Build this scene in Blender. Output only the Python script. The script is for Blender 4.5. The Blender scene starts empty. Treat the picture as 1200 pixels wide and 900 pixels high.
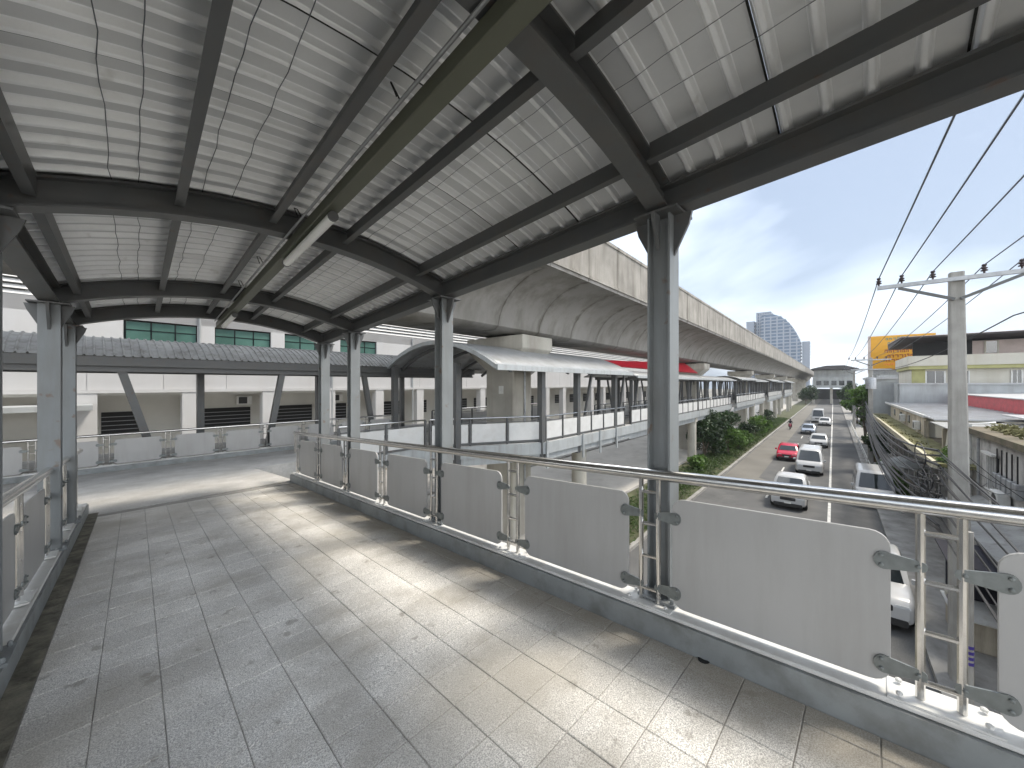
import bpy, bmesh, math, random
import numpy as np
from mathutils import Vector, Matrix
random.seed(7); rng = np.random.default_rng(7)
SC = bpy.context.scene
COL = SC.collection
R = math.radians

# ------------------------------------------------------------------ camera, sky, sun, exposure
cam_d = bpy.data.cameras.new('camera'); cam = bpy.data.objects.new('camera', cam_d); COL.objects.link(cam)
cam_d.sensor_width = 36.0; cam_d.lens = 13.0; cam_d.clip_start = 0.05; cam_d.clip_end = 5000
cam.location = (0, 0, 7.65)
cam.rotation_euler = (R(90.0), 0, R(-45.5))
SC.camera = cam
TO_SUN = Vector((0.47, -0.40, 1.0)).normalized()
sun_d = bpy.data.lights.new('sun', 'SUN'); sun_d.energy = 0.8; sun_d.angle = R(13.0); sun_d.color = (1.0, 0.92, 0.80)
sun = bpy.data.objects.new('sun', sun_d); COL.objects.link(sun)
sun.rotation_euler = TO_SUN.to_track_quat('Z', 'Y').to_euler(); sun.location = (30, -30, 60)
W = bpy.data.worlds.new('World'); SC.world = W; W.use_nodes = True
nt = W.node_tree; nt.nodes.clear()
def N(t, **kw):
    n = nt.nodes.new(t)
    for k, v in kw.items(): setattr(n, k, v)
    return n
out = N('ShaderNodeOutputWorld'); bg = N('ShaderNodeBackground'); bg.inputs[1].default_value = 0.12
sky = N('ShaderNodeTexSky', sky_type='NISHITA', sun_disc=False)
sky.sun_elevation = math.asin(TO_SUN.z); sky.sun_rotation = math.atan2(TO_SUN.x, TO_SUN.y); sky.dust_density = 2.0; sky.air_density = 1.2
tc = N('ShaderNodeTexCoord'); mp = N('ShaderNodeMapping'); mp.inputs['Scale'].default_value = (1.0, 1.0, 2.6); mp.inputs['Location'].default_value = (-1.0, 3.47, -1.13)
mp.inputs['Rotation'].default_value = (0, 0, R(20))
nz = N('ShaderNodeTexNoise'); nz.inputs['Scale'].default_value = 1.5; nz.inputs['Detail'].default_value = 5; nz.inputs['Roughness'].default_value = 0.5; nz.inputs['Distortion'].default_value = 0.3
rp = N('ShaderNodeValToRGB'); cr = rp.color_ramp
cr.elements[0].position = 0.36; cr.elements[0].color = (0.66, 0.80, 1.02, 1)
cr.elements[1].position = 0.66; cr.elements[1].color = (10.6, 10.6, 10.5, 1)
e = cr.elements.new(0.52); e.color = (1.7, 1.88, 2.15, 1)
mx = N('ShaderNodeMixRGB'); mx.inputs[0].default_value = 0.93
L = nt.links.new
L(tc.outputs['Generated'], mp.inputs[0]); L(mp.outputs[0], nz.inputs['Vector']); L(nz.outputs[0], rp.inputs[0])
L(sky.outputs[0], mx.inputs[1]); L(rp.outputs[0], mx.inputs[2]); L(mx.outputs[0], bg.inputs[0]); L(bg.outputs[0], out.inputs[0])
SC.view_settings.view_transform = 'Standard'; SC.view_settings.look = 'None'; SC.view_settings.gamma = 1.0
SC.view_settings.exposure = 2.42
SC.cycles.max_bounces = 8; SC.cycles.diffuse_bounces = 5
try: SC.cycles.use_denoising = True
except Exception: pass

# ------------------------------------------------------------------ materials
def mat(name, col, rough=0.6, metal=0.0, var=0.12, scale=2.0, stain=None, bump=0.0, bscale=30.0, rand=0.0, speck=None, streak=False, trans=0.0, spec=None):
    m = bpy.data.materials.new(name); m.use_nodes = True
    t = m.node_tree; b = t.nodes['Principled BSDF']; ln = t.links.new
    def nn(ty): return t.nodes.new(ty)
    b.inputs['Roughness'].default_value = rough; b.inputs['Metallic'].default_value = metal
    if spec is not None: b.inputs['Specular IOR Level'].default_value = spec
    geo = nn('ShaderNodeNewGeometry'); src = geo.outputs['Position']
    n1 = nn('ShaderNodeTexNoise'); n1.inputs['Scale'].default_value = scale; n1.inputs['Detail'].default_value = 4
    ln(src, n1.inputs['Vector'])
    r1 = nn('ShaderNodeMapRange'); r1.inputs[1].default_value = 0.3; r1.inputs[2].default_value = 0.7
    r1.inputs[3].default_value = 1 - var; r1.inputs[4].default_value = 1 + var
    ln(n1.outputs[0], r1.inputs[0])
    v = r1.outputs[0]
    if rand:
        oi = nn('ShaderNodeObjectInfo'); r2 = nn('ShaderNodeMapRange'); r2.inputs[3].default_value = 1 - rand; r2.inputs[4].default_value = 1 + rand
        ln(oi.outputs['Random'], r2.inputs[0]); mu = nn('ShaderNodeMath'); mu.operation = 'MULTIPLY'; ln(v, mu.inputs[0]); ln(r2.outputs[0], mu.inputs[1]); v = mu.outputs[0]
    if speck:
        ns = nn('ShaderNodeTexNoise'); ns.inputs['Scale'].default_value = speck[0]; ns.inputs['Detail'].default_value = 2; ln(src, ns.inputs['Vector'])
        r3 = nn('ShaderNodeMapRange'); r3.inputs[1].default_value = 0.35; r3.inputs[2].default_value = 0.65; r3.inputs[3].default_value = 1 - speck[1]; r3.inputs[4].default_value = 1 + speck[1]
        ln(ns.outputs[0], r3.inputs[0]); mu = nn('ShaderNodeMath'); mu.operation = 'MULTIPLY'; ln(v, mu.inputs[0]); ln(r3.outputs[0], mu.inputs[1]); v = mu.outputs[0]
    vm = nn('ShaderNodeVectorMath'); vm.operation = 'SCALE'; vm.inputs[0].default_value = col; ln(v, vm.inputs['Scale'])
    c = vm.outputs[0]
    if stain:
        scol, amt, ssc = stain[:3]
        ms = nn('ShaderNodeMapping'); ms.inputs['Scale'].default_value = (1, 1, 0.12) if streak else (1, 1, 1); ln(src, ms.inputs[0])
        n2 = nn('ShaderNodeTexNoise'); n2.inputs['Scale'].default_value = ssc; n2.inputs['Detail'].default_value = 6; n2.inputs['Roughness'].default_value = 0.65
        ln(ms.outputs[0], n2.inputs['Vector'])
        r4 = nn('ShaderNodeMapRange'); r4.inputs[1].default_value = 0.45; r4.inputs[2].default_value = 0.72; r4.inputs[3].default_value = 0; r4.inputs[4].default_value = amt
        ln(n2.outputs[0], r4.inputs[0])
        mi = nn('ShaderNodeMixRGB'); ln(r4.outputs[0], mi.inputs[0]); ln(c, mi.inputs[1]); mi.inputs[2].default_value = (*scol, 1); c = mi.outputs[0]
    ln(c, b.inputs['Base Color'])
    if bump:
        n3 = nn('ShaderNodeTexNoise'); n3.inputs['Scale'].default_value = bscale; n3.inputs['Detail'].default_value = 5; ln(src, n3.inputs['Vector'])
        bp = nn('ShaderNodeBump'); bp.inputs['Strength'].default_value = bump; bp.inputs['Distance'].default_value = 0.02; ln(n3.outputs[0], bp.inputs['Height']); ln(bp.outputs[0], b.inputs['Normal'])
    if trans:
        tr = nn('ShaderNodeBsdfTranslucent'); ln(c, tr.inputs[0]); ad = nn('ShaderNodeMixShader'); ad.inputs[0].default_value = trans
        ln(b.outputs[0], ad.inputs[1]); ln(tr.outputs[0], ad.inputs[2]); ln(ad.outputs[0], t.nodes['Material Output'].inputs[0])
    return m

MT = dict(
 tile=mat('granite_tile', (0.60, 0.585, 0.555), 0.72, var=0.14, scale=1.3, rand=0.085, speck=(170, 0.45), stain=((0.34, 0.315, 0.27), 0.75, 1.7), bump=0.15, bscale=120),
 slab=mat('slab_concrete', (0.3, 0.29, 0.27), 0.85, var=0.2, scale=3, stain=((0.17, 0.16, 0.14), 0.7, 4)),
 platform=mat('platform_paving', (0.45, 0.44, 0.42), 0.75, var=0.14, scale=2, speck=(60, 0.2), stain=((0.28, 0.26, 0.23), 0.6, 1.6)),
 gutter=mat('dirty_gutter', (0.17, 0.16, 0.125), 0.9, var=0.4, scale=7, stain=((0.03, 0.03, 0.022), 0.9, 9), bump=0.5, bscale=60),
 steel=mat('grey_paint', (0.092, 0.096, 0.097), 0.42, var=0.10, scale=5, stain=((0.085, 0.07, 0.055), 0.5, 5)),
 steel_l=mat('pale_grey_paint', (0.19, 0.205, 0.21), 0.4, var=0.07, scale=4, stain=((0.13, 0.12, 0.105), 0.45, 7), streak=True),
 fascia=mat('fascia_paint', (0.36, 0.38, 0.385), 0.45, var=0.08, stain=((0.2, 0.19, 0.17), 0.5, 4), streak=True),
 kerbm=mat('kerb_grey', (0.24, 0.255, 0.255), 0.5, var=0.12, scale=4, stain=((0.11, 0.105, 0.09), 0.6, 5)),
 white=mat('white_paint', (0.62, 0.62, 0.60), 0.45, var=0.06, scale=3, stain=((0.38, 0.35, 0.3), 0.5, 6)),
 chrome=mat('stainless', (0.62, 0.61, 0.59), 0.2, metal=1.0, var=0.06, scale=20),
 clampm=mat('clamp_metal', (0.20, 0.215, 0.21), 0.45, metal=0.6, var=0.12, scale=30),
 bolt=mat('bolt_metal', (0.5, 0.5, 0.48), 0.3, metal=1.0),
 panel=mat('grey_panel', (0.365, 0.36, 0.35), 0.42, var=0.05, scale=1.5, stain=((0.28, 0.27, 0.25), 0.5, 5), streak=True),
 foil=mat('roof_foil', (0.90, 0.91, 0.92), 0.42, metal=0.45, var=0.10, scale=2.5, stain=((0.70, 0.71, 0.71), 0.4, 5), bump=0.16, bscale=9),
 foil_shaded=mat('roof_foil_shaded', (0.64, 0.65, 0.655), 0.5, metal=0.25, var=0.10, scale=2.5, stain=((0.54, 0.54, 0.53), 0.4, 5), bump=0.16, bscale=9),  # darker copy of the foil: shade between the ribs put into the colour
 dark=mat('black_seal', (0.012, 0.012, 0.012), 0.7),
 trough=mat('green_grey_trough', (0.10, 0.105, 0.075), 0.45, var=0.1),
 tube=mat('lamp_tube', (0.86, 0.86, 0.83), 0.3),
 conc=mat('viaduct_concrete', (0.25, 0.24, 0.222), 0.85, var=0.12, scale=0.5, stain=((0.13, 0.12, 0.10), 0.8, 1.1), streak=True, bump=0.2, bscale=8),
 parap=mat('parapet_concrete', (0.27, 0.255, 0.228), 0.85, var=0.25, scale=0.8, stain=((0.13, 0.115, 0.095), 0.85, 1.6), streak=True, rand=0.07),
 pier=mat('pier_concrete', (0.42, 0.40, 0.35), 0.85, var=0.15, scale=0.9, stain=((0.25, 0.22, 0.18), 0.6, 1.5), streak=True),
 roofm=mat('canopy_metal', (0.33, 0.34, 0.345), 0.4, var=0.1, scale=1.5, stain=((0.2, 0.19, 0.175), 0.6, 2.5)),
 roofold=mat('weathered_roof', (0.30, 0.30, 0.29), 0.6, var=0.2, scale=1.5, stain=((0.08, 0.07, 0.055), 0.8, 3)),
 red=mat('red_paint', (0.52, 0.018, 0.035), 0.4, var=0.08),
 redroof=mat('red_roof', (0.36, 0.04, 0.05), 0.5, var=0.2, scale=3, stain=((0.16, 0.04, 0.035), 0.6, 4)),
 wpanel=mat('white_panel', (0.58, 0.58, 0.565), 0.45, var=0.05, stain=((0.45, 0.43, 0.4), 0.4, 3)),
 wwall=mat('white_wall', (0.5, 0.497, 0.495), 0.7, var=0.04, scale=0.6, stain=((0.45, 0.435, 0.41), 0.4, 0.9), streak=True),
 beige=mat('beige_wall', (0.52, 0.51, 0.47), 0.8, var=0.08, scale=0.8),
 teal=mat('teal_glass', (0.085, 0.17, 0.145), 0.10, var=0.25, scale=0.7, spec=0.9),
 darkglass=mat('dark_glass', (0.015, 0.02, 0.022), 0.08, spec=0.8),
 darkroom=mat('dark_opening', (0.02, 0.02, 0.02), 0.9),
 louvre=mat('white_louvre', (0.6, 0.595, 0.58), 0.5, var=0.05),
 asphalt=mat('asphalt', (0.10, 0.10, 0.098), 0.9, var=0.2, scale=0.35, stain=((0.15, 0.147, 0.14), 0.7, 0.6), speck=(30, 0.15)),
 concroad=mat('worn_concrete_road', (0.17, 0.16, 0.14), 0.9, var=0.18, scale=0.4, stain=((0.13, 0.125, 0.115), 0.6, 0.8)),
 palroad=mat('pale_concrete_road', (0.50, 0.475, 0.43), 0.9, var=0.15, scale=0.4, stain=((0.25, 0.23, 0.2), 0.6, 0.8)),
 turf=mat('turf_soil', (0.07, 0.075, 0.035), 0.95, var=0.4, scale=1.5),
 rust=mat('rusty_tin', (0.24, 0.13, 0.075), 0.8, var=0.3, scale=2, stain=((0.35, 0.33, 0.3), 0.6, 3)),
 ground=mat('ground_soil', (0.16, 0.15, 0.125), 0.95, var=0.25, scale=0.2),
 pave=mat('pavement', (0.30, 0.29, 0.27), 0.9, var=0.2, scale=0.9, stain=((0.12, 0.11, 0.1), 0.7, 1.5)),
 paint=mat('road_paint', (0.68, 0.67, 0.63), 0.7, var=0.2, scale=2, stain=((0.2, 0.2, 0.19), 0.7, 3)),
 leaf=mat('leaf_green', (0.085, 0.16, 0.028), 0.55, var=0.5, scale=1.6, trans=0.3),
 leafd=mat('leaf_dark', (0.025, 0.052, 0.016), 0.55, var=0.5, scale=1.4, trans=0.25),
 grass=mat('grass_green', (0.06, 0.10, 0.026), 0.7, var=0.4, scale=2, trans=0.3),
 bark=mat('bark', (0.12, 0.095, 0.07), 0.9, var=0.3, scale=6),
 carw=mat('car_white', (0.5, 0.5, 0.495), 0.2, var=0.02), carr=mat('car_red', (0.50, 0.016, 0.05), 0.2, var=0.03),
 cars=mat('car_silver', (0.38, 0.42, 0.48), 0.22, metal=0.5, var=0.03),
 tyre=mat('tyre', (0.02, 0.02, 0.02), 0.9), rim=mat('rim', (0.45, 0.45, 0.45), 0.3, metal=0.8), trimb=mat('black_trim', (0.022, 0.022, 0.022), 0.5),
 lampg=mat('lamp_glass', (0.75, 0.76, 0.76), 0.1), plate=mat('plate', (0.7, 0.7, 0.66), 0.5),
 polec=mat('pole_concrete', (0.33, 0.32, 0.295), 0.9, var=0.14, scale=2.5, stain=((0.16, 0.15, 0.13), 0.6, 4), streak=True),
 galv=mat('galvanised', (0.33, 0.34, 0.35), 0.45, metal=0.5, var=0.15, scale=8),
 porc=mat('brown_porcelain', (0.035, 0.02, 0.022), 0.3),
 wire=mat('black_cable', (0.012, 0.012, 0.014), 0.6), wiregrey=mat('grey_wire', (0.10, 0.11, 0.13), 0.5),
 purple=mat('purple_tape', (0.05, 0.03, 0.22), 0.5),
 oldwhite=mat('stained_white_wall', (0.42, 0.41, 0.395), 0.85, var=0.12, scale=1.2, stain=((0.12, 0.11, 0.10), 0.85, 1.7), bump=0.2, bscale=10),
 cream=mat('cream_wall', (0.5, 0.48, 0.415), 0.8, var=0.07, scale=0.7, stain=((0.4, 0.36, 0.28), 0.5, 1.3), streak=True),
 pink=mat('pinkish_wall', (0.50, 0.42, 0.39), 0.8, var=0.08), ygreen=mat('yellow_green_wall', (0.33, 0.32, 0.14), 0.7, var=0.1),
 greywall=mat('grey_render', (0.36, 0.375, 0.375), 0.8, var=0.14, scale=0.8, stain=((0.25, 0.25, 0.24), 0.6, 1.4), streak=True),
 moss=mat('mossy_slab', (0.15, 0.14, 0.06), 0.95, var=0.35, scale=1.5, stain=((0.06, 0.07, 0.02), 0.8, 2.5), bump=0.5, bscale=15),
 creamedge=mat('cream_edge', (0.50, 0.46, 0.34), 0.8, var=0.15, scale=2, stain=((0.2, 0.18, 0.1), 0.6, 3)),
 wood=mat('weathered_board', (0.47, 0.42, 0.33), 0.85, var=0.15, scale=2, stain=((0.15, 0.12, 0.085), 0.75, 2.0), streak=True, rand=0.15),
 darkroof=mat('dark_flat_roof', (0.045, 0.04, 0.04), 0.7, var=0.2),
 metalroof=mat('pale_metal_roof', (0.40, 0.405, 0.41), 0.45, var=0.12, scale=1, stain=((0.26, 0.23, 0.2), 0.5, 1.5)),
 yellow=mat('billboard_yellow', (0.62, 0.30, 0.008), 0.5, var=0.04), brownink=mat('brown_ink', (0.25, 0.06, 0.015), 0.6), greenink=mat('green_ink', (0.16, 0.20, 0.12), 0.6), orangeink=mat('orange_ink', (0.72, 0.24, 0.04), 0.6),
 brown=mat('brown_terrace', (0.13, 0.105, 0.07), 0.9, var=0.35, scale=1.5, stain=((0.05, 0.06, 0.02), 0.6, 2)),
 tower=mat('tower_concrete', (0.24, 0.27, 0.32), 0.7, var=0.06, scale=0.1), towerg=mat('tower_glass', (0.09, 0.14, 0.21), 0.25, var=0.2, scale=0.2),
 cloth=mat('dark_cloth', (0.02, 0.02, 0.03), 0.9), skin=mat('skin', (0.40, 0.24, 0.17), 0.6), helmet=mat('helmet', (0.03, 0.03, 0.035), 0.25),
 blue=mat('blue_curtain', (0.13, 0.10, 0.14), 0.8, var=0.2), shutter=mat('roller_shutter', (0.30, 0.31, 0.32), 0.5, var=0.1, stain=((0.15, 0.13, 0.11), 0.5, 2)),
)

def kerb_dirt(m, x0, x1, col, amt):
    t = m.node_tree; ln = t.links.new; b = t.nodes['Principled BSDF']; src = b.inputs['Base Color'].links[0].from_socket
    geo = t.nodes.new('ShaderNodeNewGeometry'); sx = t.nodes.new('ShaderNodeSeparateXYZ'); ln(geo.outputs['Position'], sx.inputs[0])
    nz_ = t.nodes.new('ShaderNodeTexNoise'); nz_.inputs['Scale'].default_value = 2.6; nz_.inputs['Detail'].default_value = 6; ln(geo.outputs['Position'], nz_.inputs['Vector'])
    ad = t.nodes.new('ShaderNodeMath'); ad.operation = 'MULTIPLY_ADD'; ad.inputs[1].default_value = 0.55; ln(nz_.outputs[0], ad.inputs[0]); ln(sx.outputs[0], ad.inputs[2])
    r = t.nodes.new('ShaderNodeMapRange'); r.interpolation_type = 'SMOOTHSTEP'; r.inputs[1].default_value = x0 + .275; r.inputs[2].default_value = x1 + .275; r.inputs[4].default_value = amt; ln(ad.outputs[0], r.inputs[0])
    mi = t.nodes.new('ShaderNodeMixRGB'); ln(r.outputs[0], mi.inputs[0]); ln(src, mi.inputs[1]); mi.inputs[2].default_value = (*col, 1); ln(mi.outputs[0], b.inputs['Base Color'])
def spots(m, sc, lo, hi, col, amt):
    t = m.node_tree; ln = t.links.new; b = t.nodes['Principled BSDF']; src = b.inputs['Base Color'].links[0].from_socket
    geo = t.nodes.new('ShaderNodeNewGeometry'); nz_ = t.nodes.new('ShaderNodeTexNoise'); nz_.inputs['Scale'].default_value = sc; nz_.inputs['Detail'].default_value = 3; ln(geo.outputs['Position'], nz_.inputs['Vector'])
    r = t.nodes.new('ShaderNodeMapRange'); r.inputs[1].default_value = lo; r.inputs[2].default_value = hi; r.inputs[4].default_value = amt; ln(nz_.outputs[0], r.inputs[0])
    mi = t.nodes.new('ShaderNodeMixRGB'); ln(r.outputs[0], mi.inputs[0]); ln(src, mi.inputs[1]); mi.inputs[2].default_value = (*col, 1); ln(mi.outputs[0], b.inputs['Base Color'])
spots(MT['tile'], 7.0, .66, .72, (0.22, 0.20, 0.17), .55)
spots(MT['tile'], 0.55, .52, .68, (0.36, 0.335, 0.285), .6)
spots(MT['steel_l'], 9.0, .66, .73, (0.14, 0.075, 0.04), .6)
spots(MT['steel'], 8.0, .67, .74, (0.11, 0.06, 0.035), .5)
spots(MT['foil'], 5.0, .66, .74, (0.42, 0.40, 0.36), .4)
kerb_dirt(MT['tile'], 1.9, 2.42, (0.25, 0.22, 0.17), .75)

def joint_runs(m, x0, seg, col, amt):
    # dark water runs beside the joints of each precast piece (local x of the piece)
    t = m.node_tree; ln = t.links.new; b = t.nodes['Principled BSDF']; src = b.inputs['Base Color'].links[0].from_socket
    tc_ = t.nodes.new('ShaderNodeTexCoord'); sx = t.nodes.new('ShaderNodeSeparateXYZ'); ln(tc_.outputs['Object'], sx.inputs[0])
    a = t.nodes.new('ShaderNodeMath'); a.operation = 'SUBTRACT'; a.inputs[1].default_value = x0 + seg / 2; ln(sx.outputs[0], a.inputs[0])
    c = t.nodes.new('ShaderNodeMath'); c.operation = 'ABSOLUTE'; ln(a.outputs[0], c.inputs[0])
    geo = t.nodes.new('ShaderNodeNewGeometry'); mp_ = t.nodes.new('ShaderNodeMapping'); mp_.inputs['Scale'].default_value = (3, 3, .35); ln(geo.outputs['Position'], mp_.inputs[0])
    nz_ = t.nodes.new('ShaderNodeTexNoise'); nz_.inputs['Scale'].default_value = 1.0; nz_.inputs['Detail'].default_value = 6; ln(mp_.outputs[0], nz_.inputs['Vector'])
    ad = t.nodes.new('ShaderNodeMath'); ad.operation = 'MULTIPLY_ADD'; ad.inputs[1].default_value = 1.1; ln(nz_.outputs[0], ad.inputs[0]); ln(c.outputs[0], ad.inputs[2])
    r = t.nodes.new('ShaderNodeMapRange'); r.interpolation_type = 'SMOOTHSTEP'; r.inputs[1].default_value = seg / 2 + .28; r.inputs[2].default_value = seg / 2 + .75; r.inputs[4].default_value = amt; ln(ad.outputs[0], r.inputs[0])
    mi = t.nodes.new('ShaderNodeMixRGB'); ln(r.outputs[0], mi.inputs[0]); ln(src, mi.inputs[1]); mi.inputs[2].default_value = (*col, 1); ln(mi.outputs[0], b.inputs['Base Color'])
joint_runs(MT['conc'], -30 - 14.5, 3.0, (0.11, 0.10, 0.082), .85)
joint_runs(MT['parap'], -30 - 14.5, 3.0, (0.10, 0.09, 0.072), .85)

# ------------------------------------------------------------------ mesh helpers
class MB:
    def __init__(s): s.v = []; s.f = []
    def add(s, vs, fs):
        o = len(s.v); s.v += [tuple(p) for p in vs]; s.f += [tuple(i + o for i in f) for f in fs]; return s
    def box(s, x0, x1, y0, y1, z0, z1, dz=0.0, ax=0):
        # dz: rise of the far end along axis ax (a sheared, sloping bar)
        vs = []
        for x in (x0, x1):
            for y in (y0, y1):
                for z in (z0, z1):
                    d = dz if ((ax == 0 and x == x1) or (ax == 1 and y == y1)) else 0
                    vs.append((x, y, z + d))
        return s.add(vs, [(0, 1, 3, 2), (4, 6, 7, 5), (0, 4, 5, 1), (2, 3, 7, 6), (0, 2, 6, 4), (1, 5, 7, 3)])
    def tube(s, pts, r, n=8, caps=True, r1=None):
        pts = [Vector(p) for p in pts]; rings = []; up0 = None
        for i, p in enumerate(pts):
            d = (pts[min(i + 1, len(pts) - 1)] - pts[max(i - 1, 0)]).normalized()
            a = Vector((0, 0, 1)) if abs(d.z) < 0.95 else Vector((1, 0, 0))
            u = d.cross(a).normalized(); w = u.cross(d)
            rr = r if r1 is None else r + (r1 - r) * i / (len(pts) - 1)
            rings.append([p + u * math.cos(2 * math.pi * k / n) * rr + w * math.sin(2 * math.pi * k / n) * rr for k in range(n)])
        vs = [q for g in rings for q in g]; fs = []
        for i in range(len(rings) - 1):
            for k in range(n):
                fs.append((i * n + k, i * n + (k + 1) % n, (i + 1) * n + (k + 1) % n, (i + 1) * n + k))
        if caps: fs += [tuple(range(n)), tuple((len(rings) - 1) * n + k for k in reversed(range(n)))]
        return s.add(vs, fs)
    def beam(s, p, q, w, h):   # rectangular bar between two points
        p = Vector(p); q = Vector(q); d = (q - p).normalized()
        a = Vector((0, 0, 1)) if abs(d.z) < 0.9 else Vector((1, 0, 0))
        u = d.cross(a).normalized() * w / 2; t = u.cross(d).normalized() * h / 2
        vs = [e + i * u + j * t for e in (p, q) for i, j in ((-1, -1), (1, -1), (1, 1), (-1, 1))]
        return s.add(vs, [(0, 1, 2, 3), (7, 6, 5, 4), (0, 4, 5, 1), (1, 5, 6, 2), (2, 6, 7, 3), (3, 7, 4, 0)])
    def prism(s, poly, a0, a1, axis='x', f=None):   # poly in the two other axes, extruded along axis
        n = len(poly)
        def P(a, u, v): return {'x': (a, u, v), 'y': (u, a, v), 'z': (u, v, a)}[axis]
        vs = [P(a0, u, v) for u, v in poly] + [P(a1, u, v) for u, v in poly]
        return s.add(vs, [tuple(range(n)), tuple(range(2 * n - 1, n - 1, -1))] + [(k, k + n, (k + 1) % n + n, (k + 1) % n) for k in range(n)])
    def lathe(s, prof, c=(0, 0, 0), n=12):
        vs = []; fs = []
        for r, z in prof:
            for k in range(n): vs.append((c[0] + r * math.cos(2 * math.pi * k / n), c[1] + r * math.sin(2 * math.pi * k / n), c[2] + z))
        for i in range(len(prof) - 1):
            for k in range(n): fs.append((i * n + k, i * n + (k + 1) % n, (i + 1) * n + (k + 1) % n, (i + 1) * n + k))
        fs += [tuple(reversed(range(n))), tuple((len(prof) - 1) * n + k for k in range(n))]
        return s.add(vs, fs)
    def grid(s, rows):  # list of rows of points
        m = len(rows[0]); vs = [p for r_ in rows for p in r_]
        return s.add(vs, [(i * m + k, i * m + k + 1, (i + 1) * m + k + 1, (i + 1) * m + k) for i in range(len(rows) - 1) for k in range(m - 1)])
    def mesh(s, name, m, smooth=False, off=(0, 0, 0)):
        me = bpy.data.meshes.new(name)
        me.from_pydata([(p[0] - off[0], p[1] - off[1], p[2] - off[2]) for p in s.v], [], s.f)
        bm = bmesh.new(); bm.from_mesh(me); bmesh.ops.recalc_face_normals(bm, faces=bm.faces); bm.to_mesh(me); bm.free()
        if smooth:
            me.polygons.foreach_set('use_smooth', [True] * len(me.polygons))
            try: me.set_sharp_from_angle(angle=R(38))
            except Exception: pass
        me.materials.append(MT[m] if isinstance(m, str) else m)
        return me

ROT = R(3.5); UX, UY = math.cos(ROT), math.sin(ROT)
def RW(s, b, z=0): return (s * UX - b * UY, s * UY + b * UX, z)

class Th:
    """A top-level thing: an Empty at its base; parts take coordinates of its frame ('road': along, left, up; 'world')."""
    def __init__(s, name, label=None, cat=None, org=(0, 0, 0), frame='world', group=None, rot=0.0, kind=None):
        s.o = bpy.data.objects.new(name, None); COL.objects.link(s.o); s.o.empty_display_size = 0.3
        s.org = org; s.o.location = RW(*org) if frame == 'road' else org
        s.o.rotation_euler[2] = (ROT if frame == 'road' else 0) + rot
        if rot: s.org = (0, 0, 0)
        tag(s.o, label, cat, group, kind)
    def part(s, name, mb, m, parent=None, smooth=False, bevel=0, kind=None, label=None):
        o = bpy.data.objects.new(name, mb.mesh(name, m, smooth, s.org)); COL.objects.link(o); o.parent = parent or s.o
        if bevel:
            bv = o.modifiers.new('bevel', 'BEVEL'); bv.width = bevel; bv.segments = 1; bv.limit_method = 'ANGLE'
        if kind: o['kind'] = kind
        if label: o['label'] = label
        return o
def tag(o, label=None, cat=None, group=None, kind=None):
    if label: o['label'] = label
    if cat: o['category'] = cat
    if group: o['group'] = group
    if kind: o['kind'] = kind
    return o
def single(name, mb, m, label=None, cat=None, kind=None, frame='world', group=None, smooth=False, org=(0, 0, 0), bevel=0):
    o = bpy.data.objects.new(name, mb.mesh(name, m, smooth, org)); COL.objects.link(o)
    o.location = RW(*org) if frame == 'road' else org
    o.rotation_euler[2] = ROT if frame == 'road' else 0
    if bevel:
        bv = o.modifiers.new('bevel', 'BEVEL'); bv.width = bevel; bv.segments = 1; bv.limit_method = 'ANGLE'
    return tag(o, label, cat, group, kind)
def clone(o, parent, loc=None):
    c = o.copy(); COL.objects.link(c); c.parent = parent
    if loc is not None: c.location = loc
    for ch in list(o.children): clone(ch, c)
    return c
def copy_tree(o, loc, label=None, rotz=None):
    c = o.copy(); COL.objects.link(c); c.location = loc
    if rotz is not None: c.rotation_euler[2] = rotz
    if label: c['label'] = label
    for ch in list(o.children): clone(ch, c)
    return c
def S(name, mb, m, frame='road', **k): return single(name, mb, m, kind='structure', frame=frame, **k)

# ------------------------------------------------------------------ ground, roads, kerbs
S('ground', MB().box(-150, 640, -320, 320, -0.6, -0.02), 'ground')
S('road', MB().box(-60, 420, -2.0, 7.0, -0.02, 0.004), 'asphalt')
S('road_left_carriageway', MB().box(-60, 420, 10.9, 21.0, -0.02, 0.006), 'palroad')
mb = MB(); mb.add([(31.5, 2.0, .008), (33.5, 2.0, .008), (36, 4.6, .008), (300, 4.4, .008), (300, 6.9, .008), (30.0, 6.9, .008)], [(0, 1, 2, 3, 4, 5)])
S('worn_road_lane', mb, 'concroad')
mb = MB()
mb.box(-20, 300, 0.12, 0.26, .004, .012)
S('edge_line', mb, 'paint')
for i in range(14):
    S('lane_dash' , MB().box(30 + i * 9, 33 + i * 9, 3.36, 3.48, .004, .012), 'paint')
S('kerb', MB().box(-60, 420, 6.98, 7.2, -.02, .16), 'pave'); S('kerb', MB().box(-60, 420, 10.7, 10.92, -.02, .16), 'pave'); S('kerb', MB().box(-60, 420, -2.2, -1.98, -.02, .15), 'pave')
S('median_strip', MB().box(-60, 420, 7.2, 10.7, -.02, .12), 'turf')
S('pavement', MB().box(-60, 420, -5.2, -2.2, -.02, .13), 'pave')
S('pavement', MB().box(-60, 420, 21.0, 29.5, -.02, .13), 'pave')

# ------------------------------------------------------------------ walkway (ramp) and platform
SL = 0.0577
def D(t): return 6.0 - SL * t
T0, T1 = -2.2, 9.3
mb = MB(); mb.box(-0.80, 2.80, T0, T1, D(T0) - 0.55, D(T0) - 0.0065, dz=-SL * (T1 - T0), ax=1)
deck = S('walkway_floor', mb, 'slab', frame='world')
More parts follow.
